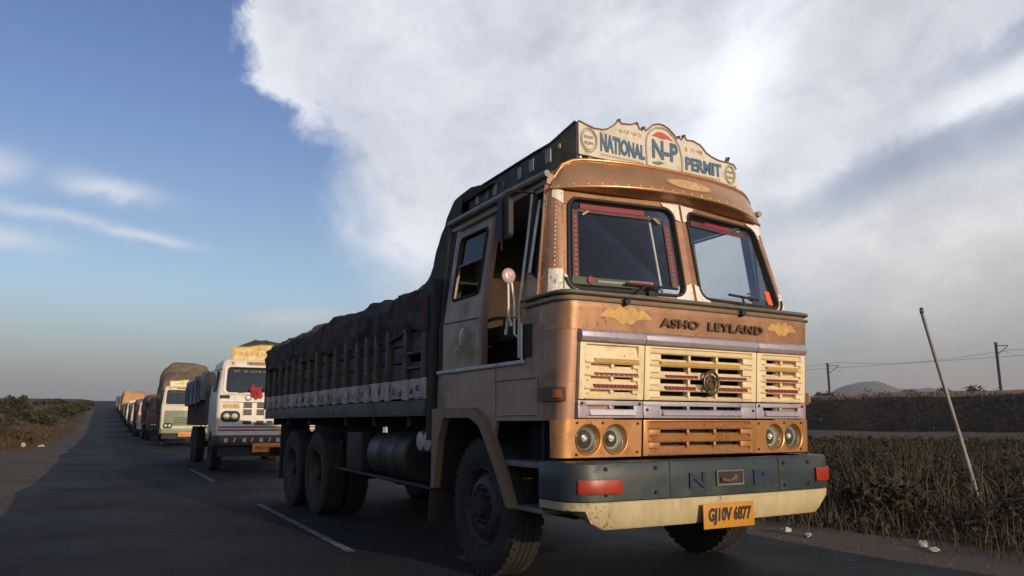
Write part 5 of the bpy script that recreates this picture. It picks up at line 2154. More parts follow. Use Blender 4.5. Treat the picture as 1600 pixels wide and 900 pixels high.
def other_truck(x, y, body, lower, bump, sign, load, label, seed, roof=2.68, load_top=2.8, load_w=1.25, load_len=6.5, detail=2, bedc=None, rz=0.0, red_flag=False, load_front=1.05, rough=0.10, signh=0.36, plate=True, lift=0.0, dome=2.6):
    rnd = random.Random(seed)
    t = empty('cargo_truck', (x, y, rise(y) + 0.012), rz)
    tag(t, label, 'truck', 'trucks queuing along the road')
    k = roof / 2.68
    z1, z2, zt = 0.95, 1.78 * k, roof
    lev = [(0.80, 1.18, -1.13, 0.75, .08), (1.0, 1.20, -1.16, 0.75, .10), (1.55, 1.20, -1.17, 0.75, .10), (z2, 1.20, -1.15, 0.75, .10), (z2 + .06, 1.19, -1.12, 0.75, .10),
           (zt - .12, 1.11, -0.94, 0.74, .10), (zt - .04, 1.09, -0.92, 0.73, .10), (zt, 1.04, -0.87, 0.70, .10)]
    cb = lofted(lev).build('cab', body, t, smooth=40)

    def fy(z):
        return lerp_tab([(l[0], l[2]) for l in lev], z)

    def plate_on(name, m_, x0, x1, za, zb, off, parent, th=0.03, bevel=0.0, r=0.0):
        mb = MB()
        pts = [(x0, za), (x1, za), (x1, zb), (x0, zb)] if not r else [((x0 + x1) / 2 + a, (za + zb) / 2 + b) for a, b in rrect(x1 - x0, zb - za, r, 4)]
        P = [(a, fy(b) - off, b) for a, b in pts]
        mb.prism(P, (0, th, 0))
        return mb.build(name, m_, parent, bevel=bevel)
    # windscreen in a raised frame
    wz0, wz1 = z2 + .10, zt - .21
    fr = MB()
    inn = [(a, (wz0 + wz1) / 2 + b) for a, b in rrect(2.02, wz1 - wz0, .08, 5)]
    ot = [(a, (wz0 + wz1) / 2 + b) for a, b in rrect(2.16, wz1 - wz0 + .12, .11, 5)]
    n_ = len(inn)
    V_ = [(a * (1 - .05 * (b - wz0)), fy(b) - .030, b) for a, b in ot] + [(a * (1 - .05 * (b - wz0)), fy(b) - .030, b) for a, b in inn] + [(a * (1 - .05 * (b - wz0)), fy(b) + .03, b) for a, b in inn] + [(a * (1 - .05 * (b - wz0)), fy(b) + .03, b) for a, b in ot]
    F_ = []
    for j in range(n_):
        q = (j + 1) % n_
        for a in range(4):
            b = (a + 1) % 4
            F_.append((a * n_ + j, a * n_ + q, b * n_ + q, b * n_ + j))
    fr.add(V_, F_)
    fo = fr.build('windscreen_frame', body, t, smooth=40)
    mb = MB()
    mb.prism([(a * (1 - .05 * (b - wz0)), fy(b) - .006, b) for a, b in inn], (0, .03, 0))
    mb.build('windscreen', m_wins, fo)
    mb = MB()
    mb.tube([(a * (1 - .05 * (b - wz0)) * .995, fy(b) - .028, b) for a, b in inn], .016, 6, closed=True)
    mb.build('rubber_seal', m_rubber, fo)
    if detail >= 1:
        plate_on('roof_name_strip', mat('faded_tan_strip', (0.32, 0.20, 0.09), .6, 0, .3, 15), -.55, .75, zt - .15, zt - .055, .012, cb)
        mb = MB()
        mb.box(-1.2, -1.16, -0.72, -0.05, z2 + .12, zt - .28); mb.box(1.16, 1.2, -0.72, -0.05, z2 + .12, zt - .28)
        mb.build('side_window', m_wins, t, split=True)
        for sx in (-1, 1):      # mirrors
            mb = MB()
            mb.tube([(sx * 1.1, -.95, zt - .25), (sx * 1.34, -1.02, zt - .32), (sx * 1.34, -1.02, zt - .62)], .012, 5)
            mo = mb.build('mirror_arm', m_rubber, t)
            mb = MB()
            mb.box(sx * 1.34 - .08, sx * 1.34 + .08, -1.06, -1.02, zt - .66, zt - .36)
            mb.build('mirror', m_rubber, mo, bevel=.02)
        mb = MB()
        glyphs(mb, -.85, .85, wz1 - .12, wz1 - .05, 15, 0, seed=seed + 5, yfn=lambda x: fy(wz1 - .08) - .012)
        mb.build('glass_lettering', mat('pale_glass_letters', (0.13, .125, .105), .6), fo, stuff=True)
        mb = MB()
        glyphs(mb, -.5, .7, zt - .135, zt - .07, 12, 0, seed=seed + 6, yfn=lambda x: fy(zt - .1) - .022)
        mb.build('roof_lettering', m_brown, cb, stuff=True)
        for sx in (-1, 1):
            mb = MB()
            mb.lathe([(0, -.03), (.035, -.025), (.045, .02)], (sx * .86, fy(zt - .1) - .005, zt - .1), 'y', 10)
            mb.build('marker_lamp', mat('orange_lamp', (.5, .10, .03), .4), cb, smooth=50)
        if detail >= 2:
            for zz, m_ in ((.96, mat('dull_red_stripe', (.22, .05, .035), .6)), (1.03, mat('dull_blue_stripe', (.06, .09, .17), .6))):
                plate_on('painted_stripe', m_, -1.14, 1.14, zz, zz + .035, .006, cb)
            for sx in (-1, 1):
                plate_on('painted_panel', mat('faded_ochre_panel', (.48, .33, .13), .6, 0, .3, 14), sx * .88 - .19, sx * .88 + .19, 1.49, 1.60, .008, cb)
            mb = MB()
            for s0, s1 in ((-.75, -.1), (.15, .8)):
                mb.tube([(s0, fy(wz0 + .02) - .04, wz0 - .03), (s1, fy(wz0 + .06) - .045, wz0 + .07)], .010, 5)
            mb.build('wiper', m_rubber, fo, split=True)
    # lower band, grille
    if lower:
        plate_on('lower_panel', lower, -1.05, 1.05, 1.0, z2 - .22, .012, cb, bevel=.01)
    gx = [(-.60, -.40), (-.29, -.11), (-.05, .10)] if detail == 2 else [(-.5, .5)]
    if detail == 2:
        for (a, b) in gx:
            for c0, c1 in ((1.50, 1.63), (1.33, 1.47), (1.12, 1.20)):
                vp = plate_on('vent', mat('vent_grey', (0.16, 0.145, 0.12), .6, 0, .2, 20), a, b, c0, c1, .018, cb, bevel=.006)
                mb = MB()
                for q in range(4):
                    zz = c0 + (c1 - c0) * (q + .5) / 4
                    mb.box(a + .015, b - .015, fy(zz) - .028, fy(zz) - .01, zz - .006, zz + .006)
                mb.build('vent_slat', m_iron, vp, split=True)
        plate_on('name_strip', mat('dark_letters', (0.13, .11, .09), .6, 0, .4, 40), -.33, .25, 1.09, 1.16, .016, cb)
        mb = MB()
        mb.lathe([(0, -.02), (.05, -.018), (.075, -.005), (.08, .02)], (-.50, fy(1.74) - .005, 1.735), 'y', 18)
        mb.build('emblem', m_steel, cb, smooth=50)
        plate_on('side_marker', m_rubber, -1.14, -.92, 1.72, 1.80, .02, cb, bevel=.01)
        mb = MB()
        mb.tube([(-1.1, fy(1.63) - .004, 1.635), (1.1, fy(1.63) - .004, 1.635)], .006, 5)
        mb.tube([(-1.1, fy(1.93) - .004, z2 + .05), (1.1, fy(1.93) - .004, z2 + .05)], .014, 5)
        mb.build('panel_seam', m_iron, cb, split=True)
    else:
        gp = plate_on('grille', mat('dark_grille', (0.05, .045, .04), .6), -.62, .62, 1.12, 1.45, .014, cb)
        mb = MB()
        for q in range(4):
            zz = 1.16 + q * .085
            mb.box(-.62, .62, fy(zz) - .04, fy(zz), zz, zz + .045)
        mb.build('grille_bar', lower or body, gp, split=True)
    for sx in (-1, 1):
        cx = sx * (.88 if detail == 2 else .86)
        hz = 1.30 if detail == 2 else 1.0
        hp = plate_on('headlamp', m_rubber, cx - .22, cx + .22, hz - .13, hz + .13, .020, t, bevel=.01, r=.11)
        mb = MB()
        for dx in (-.09, .09):
            mb.lathe([(0, -.026), (.05, -.02), (.075, -.004), (.08, .01)], (cx + dx, fy(hz) - .022, hz), 'y', 14)
        mb.build('lens', mat('headlamp_glass', (0.55, .52, .42), .15, .3), hp, smooth=60, split=True)
    # bumper, plate
    mb = MB()
    mb.prism([(a, b, .62) for a, b in [(-1.22, -.9), (-1.22, -1.15), (-1.12, -1.26), (1.12, -1.26), (1.22, -1.15), (1.22, -.9)]], (0, 0, .24))
    bo = mb.build('bumper', bump, t, bevel=.015)
    mb = MB()
    for q in range(11):
        xx = -1.0 + q * .2 + rnd.uniform(-.02, .02)
        mb.prism([(xx, -1.262, .70), (xx + .03, -1.262, .70), (xx + .07, -1.262, .80), (xx + .03, -1.262, .80)] if q % 2 else [(xx, -1.262, .70), (xx + .08, -1.262, .70), (xx + .08, -1.262, .79), (xx, -1.262, .79)], (0, -.004, 0))
    if detail == 2:
        mb.build('painted_marks', mat('white_marks', (0.45, .42, .42), .6), bo, stuff=True)
    mb = MB()
    mb.box(-1.1, 1.1, -1.12, -1.0, .36, .60)
    mb.build('under_guard', m_black, t)
    if plate:
        mb = MB()
        mb.box(-.36, .36, -1.285, -1.265, .46, .67)
        po = mb.build('number_plate', mat('orange_plate', (0.62, .21, .02), .5, 0, .1, 10), bo, bevel=.005)
        mb = MB()
        glyphs(mb, -.29, .29, .515, .615, 9, -1.285, seed=seed)
        mb.build('plate_marks', m_brown, po, stuff=True)
    # headboard
    if sign:
        mb = MB()
        mb.prism([(a, -.70, b) for a, b in [(-.88, zt - .04), (.88, zt - .04), (.88, zt + signh * .8), (.5, zt + signh * .85), (.2, zt + signh), (-.2, zt + signh), (-.5, zt + signh * .85), (-.88, zt + signh * .8)]], (0, .05, 0))
        so = mb.build('roof_sign', sign, t)
        mb = MB()
        glyphs(mb, -.72, .72, zt + signh * .22, zt + signh * .22 + .13, 11, -.701, seed=seed)
        if detail:
            glyphs(mb, -.36, .36, zt + signh * .62, zt + signh * .62 + .07, 9, -.701, seed=seed + 1)
            mb.tube([(-.85, -.705, zt + .02), (-.85, -.705, zt + signh * .76), (-.5, -.705, zt + signh * .81), (-.2, -.705, zt + signh * .96), (.2, -.705, zt + signh * .96), (.5, -.705, zt + signh * .81), (.85, -.705, zt + signh * .76), (.85, -.705, zt + .02)], .014, 5)
        mb.build('sign_marks', mat('sign_brown', (0.40, .27, .11), .6), so, stuff=True)
    # bed and load
    y0, y1 = .95, .95 + load_len
    mb = MB()
    mb.box(-1.22, 1.22, y0, y1, 1.1, 1.16)
    be = mb.build('load_bed', m_black, t)
    for sx in (-1, 1):
        a, b = sorted((sx * 1.19, sx * 1.235))
        mb = MB()
        mb.box(a, b, y0, y1, 1.08, 1.95)
        so = mb.build('bed_side', bedc or m_wood, be)
        if detail:
            mb = MB()
            a, b = sorted((sx * 1.2, sx * 1.27))
            q = y0 + .05
            while q < y1:
                mb.box(a, b, q, q + .07, 1.08, 1.97)
                q += .52
            mb.build('bed_rib', m_rib, so, split=True)
    mb = MB()
    mb.box(-1.2, 1.2, y0, y0 + .05, 1.1, 2.2); mb.box(-1.2, 1.2, y1 - .05, y1, 1.1, 1.95)
    mb.build('bed_end', bedc or m_wood, be, split=True)
    nu, nv = (46, 26) if detail else (14, 12)
    lf = load_front - .02

    def lo(i, j):
        u = i / (nu - 1)
        s = j / (nv - 1) * 2 - 1
        yy = lf + (y1 + .05 - lf) * u
        a = abs(s)
        endf = min(1, u / (.10 if dome > 2.3 else .22), (1 - u) / .06)
        endf = max(0, endf) ** 0.5
        topz = 1.75 + (load_top - 1.75) * (0.30 + 0.70 * endf)
        e = dome
        x_ = load_w * (1 - (1 - a) ** e) ** (1 / e) if a < 1 else load_w
        zz = 1.70 + (topz - 1.70) * (1 - a ** e) ** (1 / e)
        d = rough * fbm(yy * 1.3 + seed, s * 2, 3) + rough * .4 * fbm(yy * 4 + seed, s * 5, 7)
        return (x_ * (1 if s > 0 else -1) * (1 + d * .5), yy, zz + d)
    mb = MB()
    mb.grid(lo, nu, nv)
    for i in (0, nu - 1):
        mb.f.append(tuple(i * nv + j for j in range(nv))); mb.mi.append(0)
    lo_ = mb.build('covered_load', load, t, smooth=70)
    if detail:
        for q in range(5):
            i = int(3 + q * (nu - 7) / 4)
            mb = MB()
            mb.tube([tuple(Vector(lo(i, j)) * 1.0 + Vector((0.012 * (1 if j > nv / 2 else -1), 0, .012))) for j in range(nv)], .012, 4)
            mb.build('lashing_rope', MATS['grey_rope'], lo_)
    if red_flag:
        mb = MB()
        mb.grid(lambda i, j: (-0.46 + .26 * i / 7 + .03 * sin(j * 1.3), -1.22 - .035 * sin(i * 1.7) - .02 * j / 5, z2 - .02 + (.27 + .04 * sin(i * 2.1)) * j / 5 - .05 * i / 7 + .03 * sin(i * 1.3)), 8, 6)
        mb.build('red_cloth', mat('red_cloth', (0.34, .03, .04), .85, 0, .3, 9), t, smooth=60)
        mb = MB()
        mb.grid(lambda i, j: tuple(Vector((.78 * cos(2 * pi * i / 18) * sin(pi * j / 8), -.1 + .5 * sin(2 * pi * i / 18) * sin(pi * j / 8), zt + .28 + .24 * cos(pi * j / 8))) * (1 + .05 * fbm(i * .6, j * .6))), 18, 9, closed_u=True)
        mb.build('roof_bundle', m_tarpg, t, smooth=60)
    mb = MB()
    for sx in (-1, 1):
        mb.box(min(sx * .38, sx * .46), max(sx * .38, sx * .46), -.9, y1, .82, 1.08)
    mb.tube([(-.95, 0, .5), (.95, 0, .5)], .07, 8); mb.tube([(-.95, 4.6, .5), (.95, 4.6, .5)], .07, 8); mb.tube([(-.95, 5.8, .5), (.95, 5.8, .5)], .07, 8)
    mb.build('chassis_frame', m_iron, t)
    for sx in (-1, 1):
        for yy, rr in ((0, False), (4.6, True), (5.8, True)):
            if detail >= 1 or yy < 5:
                wheel_parts(t, sx * 1.20, yy, .52, sx, rr, m_rim if not rr else m_rim2)
    return t


m_w2 = mat('white_cab_paint', (0.62, 0.57, 0.50), .4, 0, .06, 5, (0.38, .31, .23), .30, 3, wear=0.6)
m_w3 = mat('cream_white_cab_paint', (0.56, 0.50, 0.38), .45, 0, .08, 5, (0.33, .26, .18), .35, 3, wear=0.6)
m_pgreen = mat('pale_green_paint', (0.17, 0.20, 0.13), .5, 0, .15, 5, (0.14, .11, .08), .35, 3, wear=0.5)
m_ysign = mat('ochre_cream_sign', (0.58, 0.42, 0.16), .6, 0, .2, 8, (0.4, .25, .1), .3, 6)
m_psign = mat('pale_sign', (0.66, 0.58, 0.34), .6, 0, .2, 8)
m_btarp = mat('blue_grey_tarpaulin', (0.155, 0.15, 0.155), .7, 0, .3, 3, (0.08, .07, .06), .4, 2, .3, 12)
m_brload = mat('brown_hay_tarpaulin', (0.135, 0.105, 0.070), .85, 0, .35, 3, (0.08, .07, .05), .35, 2, .4, 12)
m_maroon = mat('maroon_cab_paint', (0.11, 0.028, 0.022), .45, 0, .15, 5, (0.12, .08, .05), .35, 3, wear=0.5)
m_pinkc = mat('pinkish_cab_paint', (0.50, 0.33, 0.25), .5, 0, .1, 5, (0.33, .24, .17), .3, 3)
m_gcab = mat('green_cab_paint', (0.13, 0.20, 0.13), .5, 0, .1, 5)
m_orload = mat('orange_load_sheet', (0.42, 0.235, 0.10), .8, 0, .2, 3, (0.42, .28, .16), .3, 2)
m_dkb = mat('dark_bumper_paint', (0.03, .022, .022), .5, 0, .2, 8)

other_truck(3.66, 20.35, m_w2, None, m_dkb, m_ysign, m_btarp, 'white truck with ochre roof sign and red cloth close behind the copper truck', 11, roof=2.68, load_top=2.52, load_w=1.36, detail=2, bedc=mat('blue_grey_bed', (0.11, .105, .11), .6, 0, .2, 4), red_flag=True, load_len=6.6, signh=.40, rz=-.028)
other_truck(3.92, 42.5, m_w3, m_pgreen, m_pgreen, m_psign, m_brload, 'cream and green truck under a tall rounded brown load', 23, roof=2.95, load_top=4.3, load_w=1.30, detail=1, load_len=6.8, rough=.16, signh=.34, rz=-.05, dome=2.0)
other_truck(4.02, 56.5, m_maroon, None, m_dkb, None, mat('dull_red_load', (0.15, .065, .05), .8, 0, .3, 3), 'dark maroon truck behind the tall brown load', 31, roof=2.8, load_top=3.0, detail=1, load_len=6.0)
other_truck(3.95, 70, m_pinkc, m_w3, m_pinkc, m_ysign, mat('lilac_load_sheet', (0.16, .12, .15), .8, 0, .3, 3), 'cream and rust fronted truck with ochre headboard behind the maroon truck', 37, roof=2.8, load_top=3.1, detail=1, load_len=6.0)
other_truck(3.98, 86, m_pinkc, None, m_dkb, mat('dark_green_sign', (0.05, .13, .07), .6), m_gcab, 'truck with green headboard over a pale pink cab', 41, roof=2.8, load_top=3.0, detail=1, load_len=6.0)
other_truck(4.05, 104, m_w3, None, m_dkb, m_psign, m_brload, 'pale truck just ahead of the tall orange load', 43, roof=2.75, load_top=2.9, detail=0, load_len=6.0)
other_truck(4.15, 120, m_pinkc, None, m_dkb, None, m_orload, 'truck with a tall orange load far down the queue', 47, roof=2.7, load_top=4.1, load_w=1.4, detail=0, load_len=6.0, rough=.3)
for q, (yy, bm_, ld, nm) in enumerate(((137, m_maroon, m_brload, 'small maroon truck just beyond the orange load'), (155, m_w3, m_btarp, 'small cream truck beyond the far maroon one'), (174, m_gcab, m_brload, 'small green truck second from the far end of the queue'), (194, m_w2, m_btarp, 'tiny white truck at the very far end of the queue'))):
    other_truck(4.2 + q * .06, yy, bm_, None, m_dkb, None, ld, nm, 60 + q, roof=2.7, load_top=3.2, detail=0, load_len=6.0, plate=False)

# ------------------------------------------------------------------ poles and wires
def leaning_pole():
    b = Vector((10.76, 6.35, gz(10.76, 6.35) - .12))
    t = Vector((9.764, 6.33, 2.684))
    o = empty('leaning_pole', tuple(b))
    tag(o, 'thin grey pole leaning left over the roadside weeds', 'pole')
    d = t - b
    mb = MB()
    mb.tube([(0, 0, 0)] + [tuple(d * k + Vector((0.012 * sin(k * 5), 0, 0))) for k in (.2, .4, .6, .8, 1)], .030, 12, r1=.022)
    mb.build('pole_shaft', mat('weathered_concrete', (0.30, .285, .25), .8, 0, .25, 6, (0.13, .10, .075), .4, 3), o, smooth=50)
    mb = MB()
    mb.lathe([(0, .03), (.024, .026), (.026, -.05)], tuple(d), 'z', 10)
    mb.build('pole_cap', m_iron, o, smooth=50)


leaning_pole()
m_mast = mat('mast_steel', (0.10, .095, .09), .6, .3, .2, 4)


def mast(x, y, h, label, tie=True):
    z = 5.9 + rise(y) * .35
    o = empty('railway_mast', (x, y, z - .4))
    tag(o, label, 'mast', 'masts along the railway')
    mb = MB()
    for a in (-.14, .10):
        b_ = MB()
        b_.box(a, a + .04, -.14, .14, 0, h)
        b_.build('mast_column', m_mast, o)
    q = .3
    while q < h - .4:
        mb.tube([(-.12, -.12, q), (.12, -.12, q + .35)], .018, 4); mb.tube([(-.12, .12, q + .35), (.12, .12, q)], .018, 4)
        q += .5
    mb.build('lattice_bracing', m_mast, o, stuff=True)
    mb = MB()
    mb.tube([(0, 0, h - .5), (2.9, -.1, h - .35)], .08, 6)
    mb.tube([(0, 0, h - 1.9), (2.9, -.1, h - .40)], .07, 6)
    mb.tube([(1.2, -.05, h - 1.25), (3.3, -.1, h - 1.35)], .035, 6)
    mb.box(-.5, .5, -.06, .06, h - .1, h)
    mb.build('cantilever_arm', m_mast, o, split=True)
    mb = MB()
    for p in ((0.35, 0, h - .48), (0.35, 0, h - 1.7)):
        for k in range(4):
            mb.lathe([(0, -.03), (.09, -.02), (.09, .02), (0, .03)], (p[0] + k * .09, p[1], p[2] + (.005 if p[2] > h - 1 else .047) * k), 'x', 8)
    mb.build('insulator', mat('brown_porcelain', (0.09, .04, .025), .3), o, stuff=True)
    return o


MAST_Y = [-22, 21, 64.5, 94.5, 150, 205, 260]
for k, yy in enumerate(MAST_Y):
    if k < 2: continue
    mast(116.5, yy, 7.4 if k < 3 else 6.2, ['', '', 'tall railway mast right of the leaning pole', 'railway mast beside the copper truck front corner', 'small railway mast between the two nearer ones', 'far railway mast in front of the hills', 'farthest small railway mast beside the copper truck'][k])


def wires():
    for dx, dz, nm in ((2.9, -.45, 'messenger wire above the railway track'), (3.2, -1.42, 'contact wire above the railway track')):
        mb = MB()
        P = []
        ys = [-65] + MAST_Y
        for a, b in zip(ys, ys[1:]):
            for k in range(8):
                t = k / 8
                y = a + (b - a) * t
                P.append((116.5 + dx, y, 5.5 + 6.9 + dz + rise(y) * .35 - (0.9 * 4 * t * (1 - t) if dz > -1 else 0)))
        mb.tube(P, .022, 4)
        o = mb.build('overhead_wire', m_iron)
        tag(o, nm, 'wire')


wires()


# ------------------------------------------------------------------ vegetation
m_leaf = mat('leaf_tint', (1, 1, 1), .75, 0, 0, 1, attr='Col', spec=.25)
m_bark = mat('bark', (0.075, .055, .04), .9, 0, .3, 8)


def leaf_mesh(name, pts, sizes, cols, parent=None, material=None, droop=.3):
    """many small leaf-shaped quads; pts (n,3)"""
    n = len(pts)
    d = np.random.normal(size=(n, 3)); d[:, 2] = np.abs(d[:, 2]) * .6 + .05
    d /= np.linalg.norm(d, axis=1)[:, None]
    u = np.cross(d, np.random.normal(size=(n, 3))); u /= np.linalg.norm(u, axis=1)[:, None]
    v = np.cross(d, u)
    s = sizes[:, None]
    quad = np.stack([pts - u * s, pts - v * s * .42, pts + u * s, pts + v * s * .42], 1)
    me = bpy.data.meshes.new(name)
    me.vertices.add(n * 4)
    me.vertices.foreach_set('co', quad.reshape(-1).astype(np.float32))
    me.loops.add(n * 4)
    me.loops.foreach_set('vertex_index', np.arange(n * 4, dtype=np.int32))
    me.polygons.add(n)
    me.polygons.foreach_set('loop_start', np.arange(0, n * 4, 4, dtype=np.int32))
    me.update(calc_edges=True)
    a = me.color_attributes.new('Col', 'FLOAT_COLOR', 'POINT')
    c = np.ones((n, 4, 4), np.float32); c[:, :, :3] = cols[:, None, :]
    a.data.foreach_set('color', c.reshape(-1))
    me.materials.append(material or m_leaf)
    o = bpy.data.objects.new(name, me)
    COL.objects.link(o)
    if parent: o.parent = parent
    return o


def bush(x, y, w, h, n, tint, label, name='bush', cat='bush', trunk=None, group='bushes along the left roadside', seed=0, leaf=.09, z=None):
    rng = np.random.default_rng(seed)
    o = empty(name, (x, y, (gz(x, y) if z is None else z) - .06))
    tag(o, label, cat, group)
    mb = MB()
    th = trunk if trunk else h * .25
    nb = 7 if trunk is None else 6
    tips = []
    if trunk:
        mb.tube([(0, 0, 0), (.04 * h * rng.normal() * .3, 0, th * .6), (0, 0, th)], .05 * h * .5, 8, r1=.03 * h * .5)
    for k in range(nb):
        a = 2 * pi * k / nb + rng.normal() * .3
        r = w * .33 * rng.uniform(.5, 1.1)
        tip = (r * cos(a), r * sin(a), h * rng.uniform(.55, .92))
        base = (0.06 * cos(a), .06 * sin(a), th * .8 if trunk else 0)
        mid = (tip[0] * .45, tip[1] * .45, (base[2] + tip[2]) * .5)
        mb.tube([base, mid, tip], .022 * h * .5, 5, r1=.006)
        tips.append(tip)
    mb.build('branches' if not trunk else 'trunk', m_bark, o, smooth=60)
    # clumps
    nc = int(14 + 10 * w)
    cl = []
    for k in range(nc):
        a = rng.uniform(0, 2 * pi); rr = w * .5 * sqrt(rng.uniform(0, 1)) * .85
        lo_ = th * .7 if trunk else .08 * h
        hh = h * (1 - .55 * (rr / (w * .5)) ** 2)
        cl.append((rr * cos(a), rr * sin(a), lo_ + (hh - lo_) * rng.uniform(.25, 1.0), rng.uniform(.13, .26) * min(w, h * 1.4)))
    cl = np.array(cl)
    idx = rng.integers(0, nc, n)
    p = rng.normal(size=(n, 3)); p /= np.linalg.norm(p, axis=1)[:, None]
    p *= rng.uniform(0.35, 1.0, (n, 1)) ** .6
    pts = cl[idx, :3] + p * cl[idx, 3:4] * np.array([1, 1, .8])
    pts[:, 2] = np.maximum(pts[:, 2], .02)
    base = np.array(tint)
    cv = rng.uniform(.65, 1.35, (nc, 1))[idx] * rng.uniform(.75, 1.25, (n, 1))
    cols = np.clip(base[None] * cv + rng.normal(size=(n, 3)) * .006, .008, 1)
    np.random.seed(seed)
    leaf_mesh('foliage', pts, rng.uniform(.6, 1.3, n) * leaf, cols, o)
    return o


G1, G2, G3 = (0.046, 0.044, 0.020), (0.036, 0.036, 0.019), (0.066, 0.050, 0.028)
BL = [(-10.2, 44, 4.4, 2.75, 5200, G1, 'big rounded olive bush at the left edge of the photo', .10),
      (-8.0, 45, 3.6, 2.6, 4800, G1, 'olive bush with feathery top next to the leftmost bush', .10),
      (-6.2, 44.5, 3.0, 2.1, 3600, G2, 'dark green bush above the white litter on the left', .09),
      (-5.8, 50, 3.0, 1.9, 3000, G3, 'brownish green bush behind the dark one on the left', .10),
      (-3.7, 49, 1.7, .8, 1800, G3, 'low brown shrub at the right end of the left bushes', .08),
      (-12.5, 50, 4.2, 2.3, 4000, G2, 'tall dark bush behind the leftmost bush', .11)]
for k, (x, y, w, h, n, t, lb, lf) in enumerate(BL):
    bush(x, y, w, h, n, t, lb, seed=100 + k, leaf=lf)
TL = [(-6.4, 78, 2.4, 2.9, 3600, G2, 'small dark tree standing above the left hedge line', 1.0),
      (-13.5, 98, 4.0, 1.5, 2500, G2, 'dark tree left of the small peaked tree', .9),
      (-5.2, 96, 3.6, 1.7, 2400, G2, 'low dark tree right of the small peaked tree', .7),
      (-4.6, 122, 4.5, 1.9, 2400, G2, 'dark tree halfway to the end of the road', .8),
      (-4.0, 160, 5, 2.0, 2000, G2, 'dark far tree near the vanishing road', .9),
      (-9, 185, 7, 1.5, 2000, G2, 'wide far tree behind the left hedge line', .9),
      (-21, 180, 9, 1.7, 2000, G2, 'broad far tree at the far left skyline', .9),
      (-3.0, 215, 5, 1.8, 1400, G2, 'tiny tree at the end of the road on the left', .9),
      (-30, 190, 10, 1.8, 2000, G2, 'broad dark tree beyond the left bushes', .9)]
for k, (x, y, w, h, n, t, lb, tr) in enumerate(TL):
    bush(x, y, w, h, n, t, lb, name='roadside_tree', cat='tree', trunk=tr, group='trees along the left skyline', seed=200 + k, leaf=.16 if y < 130 else .28)
# right skyline: bushes and trees beyond the railway
TR = [(128, 105, 5, 2.0, 900, 'dark bush beyond the track right of the first mast', 5.0), (124, 84, 4, 1.7, 700, 'dark bush beyond the track left of the leaning pole', 5.0),
      (124, 78, 2.6, 1.9, 600, 'dark bush beyond the track just behind the leaning pole', 5.0), (122, 71.5, 3.4, 1.9, 700, 'rounded dark bush beyond the track left of the tall mast', 5.0),
      (122, 61, 2.4, 3.0, 700, 'dark tree beyond the track right of the tall mast', 5.2), (122, 57.4, 2.6, 2.6, 700, 'second dark tree right of the tall mast', 5.2), (121, 52, 9, 2.2, 2000, 'broad green bush at the right edge of the skyline', 5.2), (150, 205, 14, 5, 1500, 'far dark bush beside the copper truck corner', 5.5)]
for k, (x, y, w, h, n, lb, z) in enumerate(TR):
    bush(x, y, w, h, n, G2 if k != 6 else (0.07, .075, .03), lb, name='skyline_bush', group='bushes beyond the railway', seed=300 + k, leaf=.22, z=z + rise(y) * .35)


def blades(name, xs, ys, hts, wid, cols, label, cat, lean=.35, zs=None, forks=False):
    n = len(xs)
    z0 = np.array([gz(a, b) - .05 for a, b in zip(xs, ys)]) if zs is None else zs
    a = np.random.uniform(0, 2 * pi, n)
    la = np.random.uniform(0, 2 * pi, n)
    lm = np.abs(np.random.normal(0, lean, n)) * hts
    dx, dy = np.cos(a) * wid, np.sin(a) * wid
    lx, ly = np.cos(la) * lm, np.sin(la) * lm
    B = np.stack([xs, ys, z0], 1)
    p0 = B - np.stack([dx, dy, 0 * dx], 1); p1 = B + np.stack([dx, dy, 0 * dx], 1)
    mid = B + np.stack([lx * .35, ly * .35, hts * .55], 1)
    p2 = mid + np.stack([dx, dy, 0 * dx], 1) * .8; p3 = mid - np.stack([dx, dy, 0 * dx], 1) * .8
    p4 = B + np.stack([lx, ly, hts * (1 - .25 * (lm / np.maximum(hts, .01)) ** 2)], 1)
    V_ = np.stack([p0, p1, p2, p3, p4], 1).reshape(-1)
    me = bpy.data.meshes.new(name)
    me.vertices.add(n * 5)
    me.vertices.foreach_set('co', V_.astype(np.float32))
    base = (np.arange(n) * 5)[:, None]
    li = np.concatenate([base + np.array([[0, 1, 2, 3]]), base + np.array([[3, 2, 4]])], 1).reshape(-1)
    me.loops.add(n * 7)
    me.loops.foreach_set('vertex_index', li.astype(np.int32))
    me.polygons.add(n * 2)
    ls = np.stack([np.arange(n) * 7, np.arange(n) * 7 + 4], 1).reshape(-1)
    me.polygons.foreach_set('loop_start', ls.astype(np.int32))
    me.update(calc_edges=True)
    at = me.color_attributes.new('Col', 'FLOAT_COLOR', 'POINT')
    c = np.ones((n, 5, 4), np.float32); c[:, :, :3] = cols[:, None, :]
    at.data.foreach_set('color', c.reshape(-1))
    me.materials.append(m_leaf)
    o = bpy.data.objects.new(name, me)
    COL.objects.link(o)
    tag(o, label, cat, kind='stuff')
    return o


def npnoise(xs, ys, f, s=0.0):
    return np.array([mn.noise(Vector((a * f, b * f, s))) for a, b in zip(xs, ys)])


def scatter_right(n, r0, r1, az0, az1, xmin, pw=1.0):
    az = np.radians(np.random.uniform(az0, az1, n))
    r = r0 * (r1 / r0) ** (np.random.uniform(0, 1, n) ** pw)
    x, y = r * np.sin(az), r * np.cos(az)
    k = x > xmin + 0.35 * npnoise(x, y, .8)
    return x[k], y[k], r[k]


STRAW = np.array([0.140, 0.098, 0.058]); OLIVE = np.array([0.036, 0.037, 0.018]); BROWN = np.array([0.044, 0.031, 0.021])


